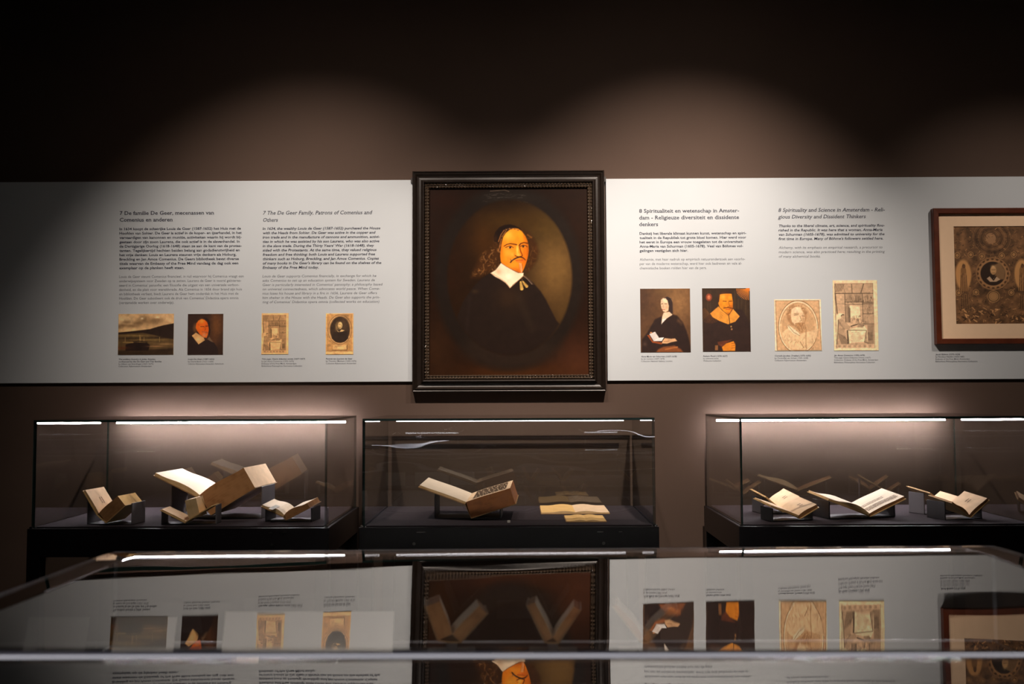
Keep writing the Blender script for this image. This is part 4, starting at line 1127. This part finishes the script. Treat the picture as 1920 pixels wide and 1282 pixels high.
BG = 'open books in the glass display cases'
def book(px, py, Y, yaw, label, left, right, L, paper='paper', edge='edge_brown', cover='leather', pitch=0.0, cat='book', group=BG, pprint=None, spine=True, roll=0.0, floor=ZDECK, lit_fore=None):
    """left/right: (angle deg, width, thickness, bulge)"""
    p = at(px, py, Y)
    if floor is not None: p.z = max(p.z, floor + 0.0075)
    t = thing('open_book', label, cat, p, (math.radians(pitch), math.radians(roll), math.radians(yaw)), group)
    aL, wL, tL, bL = left; aR, wR, tR, bR = right
    aL, aR = math.radians(aL), math.radians(aR)
    ps = paper if isinstance(paper, tuple) else (paper, paper)
    es = edge if isinstance(edge, tuple) else (edge, edge)
    # lift so that the lowest point of the open book sits at the origin
    low = max(tL / max(0.2, math.cos(aL)) * 0 + tL * math.cos(aL), tR * math.cos(aR)) + 0.003
    if tL > 0: page_block('left_pages', aL, wL, tL, L, bL, -1, [ps[0], es[0], lit_fore or es[0]], t, zoff=low)
    if tR > 0: page_block('right_pages', aR, wR, tR, L, bR, 1, [ps[1], es[1], lit_fore or es[1]], t, zoff=low)
    cover_sheet('cover_board', aL, wL, tL, L, -1, cover, t, zoff=low)
    cover_sheet('cover_board', aR, wR, tR, L, 1, cover, t, zoff=low)
    if spine:
        # curved spine between the two boards
        pL = Vector((-(tL + .003) * math.sin(aL), low - (tL + .003) * math.cos(aL)))
        pR = Vector(((tR + .003) * math.sin(aR), low - (tR + .003) * math.cos(aR)))
        n = 6; V, F = [], []
        mid = (pL + pR) / 2 + Vector((0, -0.004))
        for y in (-.003, L + .003):
            for k in range(n + 1):
                u = k / n
                q = pL * (1 - u) ** 2 + mid * 2 * u * (1 - u) + pR * u * u
                V.append((q.x, y, q.y)); V.append((q.x, y, q.y + 0.003))
        m = 2 * (n + 1)
        for k in range(n):
            a = 2 * k
            F += [(a, a + 2, m + a + 2, m + a), (a + 1, m + a + 1, m + a + 3, a + 3), (a, a + 1, a + 3, a + 2), (m + a, m + a + 2, m + a + 3, m + a + 1)]
        F += [(0, m, m + 1, 1), (2 * n, 2 * n + 1, m + 2 * n + 1, m + 2 * n)]
        from_data('spine', V, F, cover, t)
    if pprint:
        for (sd, rows, u0, u1, v0, v1) in pprint:
            an, ww, bb = (aR, wR, bR) if sd > 0 else (aL, wL, bL)
            ob = page_lines(an, ww, L, sd, t, rows, u0, u1, v0, v1, bulge=bb)
            ob.location.z = low
    return t, low, left, right, pitch

CG = 'book cradles in the glass display cases'
def cradle(bk, label, xl, xr, y0, y1, zbase, mat='stand', plate=0.004):
    """a sheet stand under one book: foot plate, two upright end plates reaching up to the boards, cross rail"""
    b, lo, left, right, pitch = bk
    loc = Vector((b.location.x, b.location.y, zbase))
    t = thing('book_cradle', label, 'book stand', loc, (0, 0, b.rotation_euler.z), CG)
    def under(x, prm):
        a = math.radians(prm[0]); th = prm[2] + 0.0036
        return b.location.z - zbase + lo + x * math.tan(a) - th / math.cos(a) + y0 * math.sin(math.radians(pitch)) - 0.001
    hl = under(-xl - plate, left); hr = under(xr - plate, right)
    fp = 0.0022
    box('foot_plate', xl, xr, y0, y1, 0, fp, 'stand_dark', t)
    if hl > 0.01: box('upright_plate', xl, xl + plate, y0, y1, fp, hl, mat, t, 0.0006)
    if hr > 0.01: box('upright_plate', xr - plate, xr, y0, y1, fp, hr, mat, t, 0.0006)
    return t

zd = ZDECK + 0.0005
# left case
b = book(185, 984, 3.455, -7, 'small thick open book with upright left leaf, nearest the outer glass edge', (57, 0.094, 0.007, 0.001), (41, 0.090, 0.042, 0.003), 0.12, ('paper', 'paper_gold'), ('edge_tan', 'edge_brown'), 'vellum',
            pprint=[(-1, 2, 0.35, 0.62, 0.45, 0.55)], lit_fore='paper_gold')  # outer page edge paler than the tail: light from above put into colour
cradle(b, 'grey metal stand under small thick book by the outer glass edge', -0.055, 0.112, 0.02, 0.11, zd)
b = book(374, 966, 3.60, -6, 'largest open book, blank white left leaf and very thick brown page block', (25, 0.185, 0.010, 0.010), (31, 0.190, 0.082, 0.008), 0.22, ('paper_white', 'paper'), ('edge_tan', 'edge_brown'), 'leather', lit_fore='paper')  # paler outer page edge again carries the light from above
cradle(b, 'tall grey metal stand under the largest open book', -0.13, 0.215, 0.05, 0.18, zd, 'stand')
b = book(348, 984, 3.45, 2, 'small open book with page block standing upright, before the largest book', (27, 0.092, 0.004, 0.001), (31, 0.100, 0.001, 0.0), 0.09, 'paper', 'edge_tan', 'vellum')
blk = page_block('standing_pages', math.radians(104), 0.066, 0.038, 0.085, 0.002, 1, ['paper', 'edge_tan'], b[0], zoff=b[1])
blk.location = (0.012, 0.002, 0.006)
st = page_lines(math.radians(104), 0.066, 0.085, 1, b[0], 1, 0.45, 0.66, 0.1, 0.9, 0.0022, 'grey_strip', 'strip_grey', False, 0.002)
st.location = (0.012, 0.002, b[1] + 0.006)
cradle(b, 'grey metal stand under book with upright page block', -0.090, 0.100, 0.02, 0.085, zd)
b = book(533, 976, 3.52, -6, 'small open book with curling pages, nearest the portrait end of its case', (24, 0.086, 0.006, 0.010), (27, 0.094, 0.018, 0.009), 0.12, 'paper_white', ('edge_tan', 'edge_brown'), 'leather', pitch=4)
cradle(b, 'dark stand under curling-page book at portrait end of case', -0.075, 0.095, 0.015, 0.115, zd, 'stand_dark')
st = page_lines(math.radians(24), 0.086, 0.13, -1, b[0], 1, 0.42, 0.62, 0.04, 0.96, 0.0016, 'grey_strip', 'strip_grey', False, 0.010)
st.location.z = b[1]
# centre case
b = book(874, 975, 3.55, -2, 'thick brown-edged open book with printed page below the oval portrait', (20, 0.175, 0.007, 0.002), (17.5, 0.164, 0.058, 0.002), 0.25, ('paper_white', 'paper'), ('edge_tan', 'edge_dark'), 'leather',
            pprint=[(1, 9, 0.14, 0.9, 0.12, 0.9)], pitch=1.5)
cradle(b, 'dark stand under thick brown-edged book below the portrait', -0.12, 0.12, 0.06, 0.2, zd, 'stand_dark')

def booklet(pxl, pxr, pyn, label, depth, th, mats, gutter=0.5, name='open_booklet', lift=0.006):
    a = atz(pxl, pyn, zd + 0.002); c = atz(pxr, pyn, zd + 0.002)
    w = c.x - a.x
    t = thing(name, label, 'booklet', ((a.x + c.x) / 2, (a.y + c.y) / 2, zd), (0, 0, 0), 'booklets lying flat below the portrait')
    hw = w / 2
    g = (gutter - 0.5) * w
    for nm, s0, s1, m in (('left_pages', -hw, g, mats[0]), ('right_pages', g, hw, mats[1])):
        n = 9; top, bot = [], []
        for i in range(n):
            u = i / (n - 1); x = s0 + (s1 - s0) * u
            e = (1 - u) if nm == 'left_pages' else u     # distance from the gutter 0..1
            z = th + lift * math.sin(min(1, e * 1.4 + 0.05) * PI) * 0.9
            top.append((x, z)); bot.append((x, 0.0015))
        V, F, K, leaf = strip_block(top, bot, 0, depth, n)
        me = bpy.data.meshes.new(nm); me.from_pydata(V, [], F); me.polygons.foreach_set('material_index', K)
        bm = bmesh.new(); bm.from_mesh(me); bmesh.ops.recalc_face_normals(bm, faces=bm.faces); bm.to_mesh(me); bm.free()
        A_ = me.attributes.new('leafdir', 'FLOAT', 'POINT'); A_.data.foreach_set('value', [l * th for l in leaf])
        link(nm, me, [m, 'edge_tan', 'edge_tan'], t)
    box('cover', -hw - .002, hw + .002, -.002, depth + .002, 0, 0.0015, 'leather', t)
    return t
booklet(1015, 1143, 962.5, 'long flat open booklet with pale right half, behind smaller booklet', 0.24, 0.006, ('paper_gold', 'paper'))
booklet(1062, 1137, 977.5, 'short flat open booklet with yellowed pages at front of case', 0.165, 0.004, ('paper_gold', 'paper_gold'), lift=0.004)
lb = atz(954, 980, zd)
tg = box('label_block', lb.x - .005, lb.x + .005, lb.y, lb.y + .006, zd, zd + .008, 'label_card', bevel=0.0008)
tag(tg, 'tiny white label block on felt before thick brown book', 'label')
# right case
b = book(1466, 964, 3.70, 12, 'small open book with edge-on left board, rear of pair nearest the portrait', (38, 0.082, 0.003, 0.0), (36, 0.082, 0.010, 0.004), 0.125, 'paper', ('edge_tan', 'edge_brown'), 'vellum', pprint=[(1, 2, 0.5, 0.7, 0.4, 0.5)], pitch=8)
cradle(b, 'grey stand under rear small book of the pair nearest portrait', -0.066, 0.07, 0.02, 0.11, zd, 'stand')
b = book(1497, 973, 3.50, 16, 'small open book, front of pair nearest the portrait in engraving case', (20, 0.115, 0.004, 0.002), (28, 0.078, 0.012, 0.004), 0.115, 'paper', ('edge_tan', 'edge_brown'), 'vellum', pprint=[(1, 2, 0.45, 0.65, 0.4, 0.52)], pitch=8)
cradle(b, 'dark stand under front small book of the pair nearest portrait', -0.09, 0.07, 0.02, 0.10, zd, 'stand_dark')
b = book(1630, 973, 3.56, 14, 'wide open book with dark printed townscape along its page foot', (20, 0.172, 0.006, 0.016), (23, 0.148, 0.010, 0.003), 0.135, 'paper_white', ('edge_tan', 'edge_brown'), 'vellum', pprint=[(1, 3, 0.06, 0.92, 0.16, 0.30), (1, 2, 0.1, 0.7, 0.45, 0.52)], pitch=7)
cradle(b, 'dark stand under wide book with printed townscape', -0.14, 0.125, 0.03, 0.14, zd, 'stand_dark')
b = book(1784, 957, 3.70, 22, 'small open book with thin edge-on left board, rear of far pair', (30, 0.125, 0.002, 0.0), (36, 0.062, 0.008, 0.002), 0.11, 'paper', ('edge_tan', 'edge_brown'), 'vellum', pitch=8)
cradle(b, 'grey stand under rear small book of far pair', -0.11, 0.05, 0.02, 0.095, zd, 'stand')
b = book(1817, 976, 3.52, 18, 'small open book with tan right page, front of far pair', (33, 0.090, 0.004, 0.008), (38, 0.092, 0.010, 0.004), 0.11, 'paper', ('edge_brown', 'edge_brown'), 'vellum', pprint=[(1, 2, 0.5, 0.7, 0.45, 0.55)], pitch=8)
cradle(b, 'dark stand under front small book of far pair', -0.085, 0.075, 0.02, 0.11, zd, 'stand_dark')

# ------------------------------------------------------------------ table cases in the foreground
HA = 0.332
ZA = EYE - HA
ca0 = atz(208, 1034, ZA); ca1 = atz(1852, 1022, ZA)
AX0, AX1, AYB = ca0.x, ca1.x, (ca0.y + ca1.y) / 2
AYF = 1.30
def flat_top(x, y, w, d): return 0.0
_S = np.linspace(0, 1.0, 400)
_slope = np.where(_S < 0.15, -0.05 + (0.013 + 0.05) * _S / 0.15, 0.013 - 0.023 * (_S - 0.15) / 0.72)
_Z = -np.concatenate([[0], np.cumsum((_slope[1:] + _slope[:-1]) / 2 * np.diff(_S))])
def sagged_top(x, y, w, d):
    """toughened sheet: rolled-down rear edge, slight sag, slight twist"""
    return float(np.interp(d - y, _S, _Z)) + 0.010 * (x - 0.1) * (y - d * 0.2)

def table_case(x0, x1, yf, yb, zt, gh, label, led, warp, group, edge_glow=0.0):
    t = thing('table_case', label, 'display case', ((x0 + x1) / 2, (yf + yb) / 2, 0), group=group)
    w, d = (x1 - x0) / 2, (yb - yf) / 2
    zdk = zt - gh
    box('base', -w - .008, w + .008, -d - .008, d + .008, zdk - 0.12, zdk - .004, 'black', t, 0.002)
    for sx in (-1, 1):
        for sy in (-1, 1):
            lx, ly = sx * (w - 0.03), sy * (d - 0.03)
            box('leg', lx - .03, lx + .03, ly - .03, ly + .03, 0, zdk - 0.12, 'black', t, 0.002)
    box('felt_pad', -w + .01, w - .01, -d + .01, d - .01, zdk - .004, zdk, 'felt', t)
    for (a0, a1, b0, b1, ax) in ((-w, w, -d, -d + GT, 'y'), (-w, w, d - GT, d, 'y'), (-w, -w + GT, -d + GT, d - GT, 'x'), (w - GT, w, -d + GT, d - GT, 'x')):
        pane('glass_pane', a0, a1, b0, b1, zdk - .004, zt - GT, ax, t, 'glass_plain', 'edge_pale')
    # top pane, very slightly bowed
    nx, ny = 24, 48
    V, F, K = [], [], []
    for lay in (0, 1):
        for j in range(ny + 1):
            for i in range(nx + 1):
                u, v = -1 + 2 * i / nx, -1 + 2 * j / ny
                z = warp(u * w, v * d, w, d) - (0 if lay == 0 else GT)
                V.append((u * w, v * d, zt + z))
    S = (nx + 1) * (ny + 1)
    for j in range(ny):
        for i in range(nx):
            a = j * (nx + 1) + i
            F.append((a, a + 1, a + nx + 2, a + nx + 1)); K.append(0)
            F.append((S + a + nx + 1, S + a + nx + 2, S + a + 1, S + a)); K.append(0)
    for i in range(nx):
        F.append((S + i, S + i + 1, i + 1, i)); K.append(1)
        a = ny * (nx + 1) + i
        F.append((a, a + 1, S + a + 1, S + a)); K.append(1)
    for j in range(ny):
        a = j * (nx + 1)
        F.append((a, a + nx + 1, S + a + nx + 1, S + a)); K.append(1)
        a += nx
        F.append((S + a, S + a + nx + 1, a + nx + 1, a)); K.append(1)
    me = bpy.data.meshes.new('glass_top'); me.from_pydata(V, [], F); me.polygons.foreach_set('material_index', K)
    me.polygons.foreach_set('use_smooth', [k == 0 for k in K])
    me.update()
    link('glass_top', me, ['glass_top', 'edge_pale'], t)
    if led > 0:
        box('deck_trim', -w + .012, w - .012, d - GT - .005, d - GT - .001, zdk + .0005, zdk + .005, 'edge_pale', t)
        em = emission('led_light', (1.0, 0.93, 0.86), led)  # added concealed light, put in to brighten the books inside
        yy = -d + GT + 0.002
        pf = box('led_profile', -w + .012, w - .012, yy, yy + .016, zt - GT - .022, zt - GT - .004, 'alu', t)
        box('added_lamp_lip', -w + .012, w - .012, yy, yy + .003, zt - GT - .032, zt - GT - .022, 'alu', pf)  # added lip that keeps the concealed light out of view
        box('led_strip', -w + .014, w - .014, yy + .004, yy + .014, zt - GT - .026, zt - GT - .022, em, pf)
    if edge_glow > 0:  # added glow for the bright glass edge and for streaks from unseen cases
        em = emission('edge_glow_strip_light', (0.93, 0.91, 1.0), edge_glow)
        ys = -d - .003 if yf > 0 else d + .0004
        box('edge_glow_strip', -w, w, ys, ys + .0026, zt - .011, zt, em, t)
    return t
TG = 'glass-topped table cases in the middle of the room'
table_case(AX0, AX1, AYF, AYB, ZA, 0.20, 'wide glass-topped table case mirroring the text panels, before the wall cases', 80, sagged_top, TG, 0.6)
table_case(AX0 - 0.1, AX1 + 0.1, 0.32, 1.11, EYE - 0.286, 0.20, 'glass-topped table case at bottom edge of picture', 0, flat_top, TG)
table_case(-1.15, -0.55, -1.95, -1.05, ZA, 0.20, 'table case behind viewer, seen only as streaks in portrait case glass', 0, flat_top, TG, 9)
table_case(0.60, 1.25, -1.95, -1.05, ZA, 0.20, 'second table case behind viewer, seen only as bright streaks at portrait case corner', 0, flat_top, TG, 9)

ZAD = ZA - 0.20
VG = 'open books inside the table case'
def vbook(px, py, Y, label, left, right, L, yaw=0, **k):
    return book(px, py, Y, yaw, label, left, right, L, group=VG, floor=ZAD + 0.01, **k)
for (px, lab, lf, rt, L, yw) in (
    (848, 'steeply opened small book inside table case, before portrait frame edge', (70, 0.072, 0.030, 0.002), (46, 0.078, 0.022, 0.002), 0.07, 6),
    (1036, 'steeply opened pale book inside table case, beneath portrait reflection', (64, 0.080, 0.016, 0.002), (56, 0.078, 0.014, 0.002), 0.07, -3),
    (1206, 'wider opened book with curved leaves inside table case', (52, 0.085, 0.008, 0.006), (48, 0.086, 0.012, 0.005), 0.07, -6)):
    b, lo = vbook(px, 1206, 2.06, lab, lf, rt, L, yw, paper='paper_white', edge=('edge_brown', 'edge_brown'), cover='leather')[:2]
    b.location.z = max(b.location.z, ZAD + 0.02)
    t = thing('book_cradle', 'low dark stand under ' + lab.split(' inside')[0], 'book stand', (b.location.x, b.location.y, ZAD), (0, 0, b.rotation_euler.z), 'stands inside the table case')
    box('foot_plate', -0.05, 0.05, 0.0, 0.07, 0.0005, 0.004, 'stand_dark', t)
    box('support', -0.010, 0.010, 0.005, 0.065, 0.004, b.location.z - ZAD - 0.0005, 'stand_dark', t)
lb = at(962, 1203, 2.06)
tg = box('caption_block', lb.x - .041, lb.x + .041, 1.93, 1.95, ZAD + 0.0005, ZAD + 0.040, 'label_card', bevel=0.001)
tag(tg, 'white caption block inside table case between two opened books', 'label')
def caption_board(px0, px1, py, label):
    a = at(px0, py, 2.12); c = at(px1, py, 2.12)
    h = a.z - ZAD
    o = box('caption_board', -(c.x - a.x) / 2, (c.x - a.x) / 2, 0, 0.004, 0, h * 0.98, 'label_card', bevel=0.0008)
    o.location = ((a.x + c.x) / 2, 2.085, ZAD + 0.003)
    o.rotation_euler = (math.radians(-18), 0, 0)
    return tag(o, label, 'sign', 'caption boards inside the table case')
caption_board(425, 740, 1142, 'pale caption board leaning inside table case beside steeply opened small book')
caption_board(222, 335, 1152, 'pale caption board inside table case nearest its outer corner')
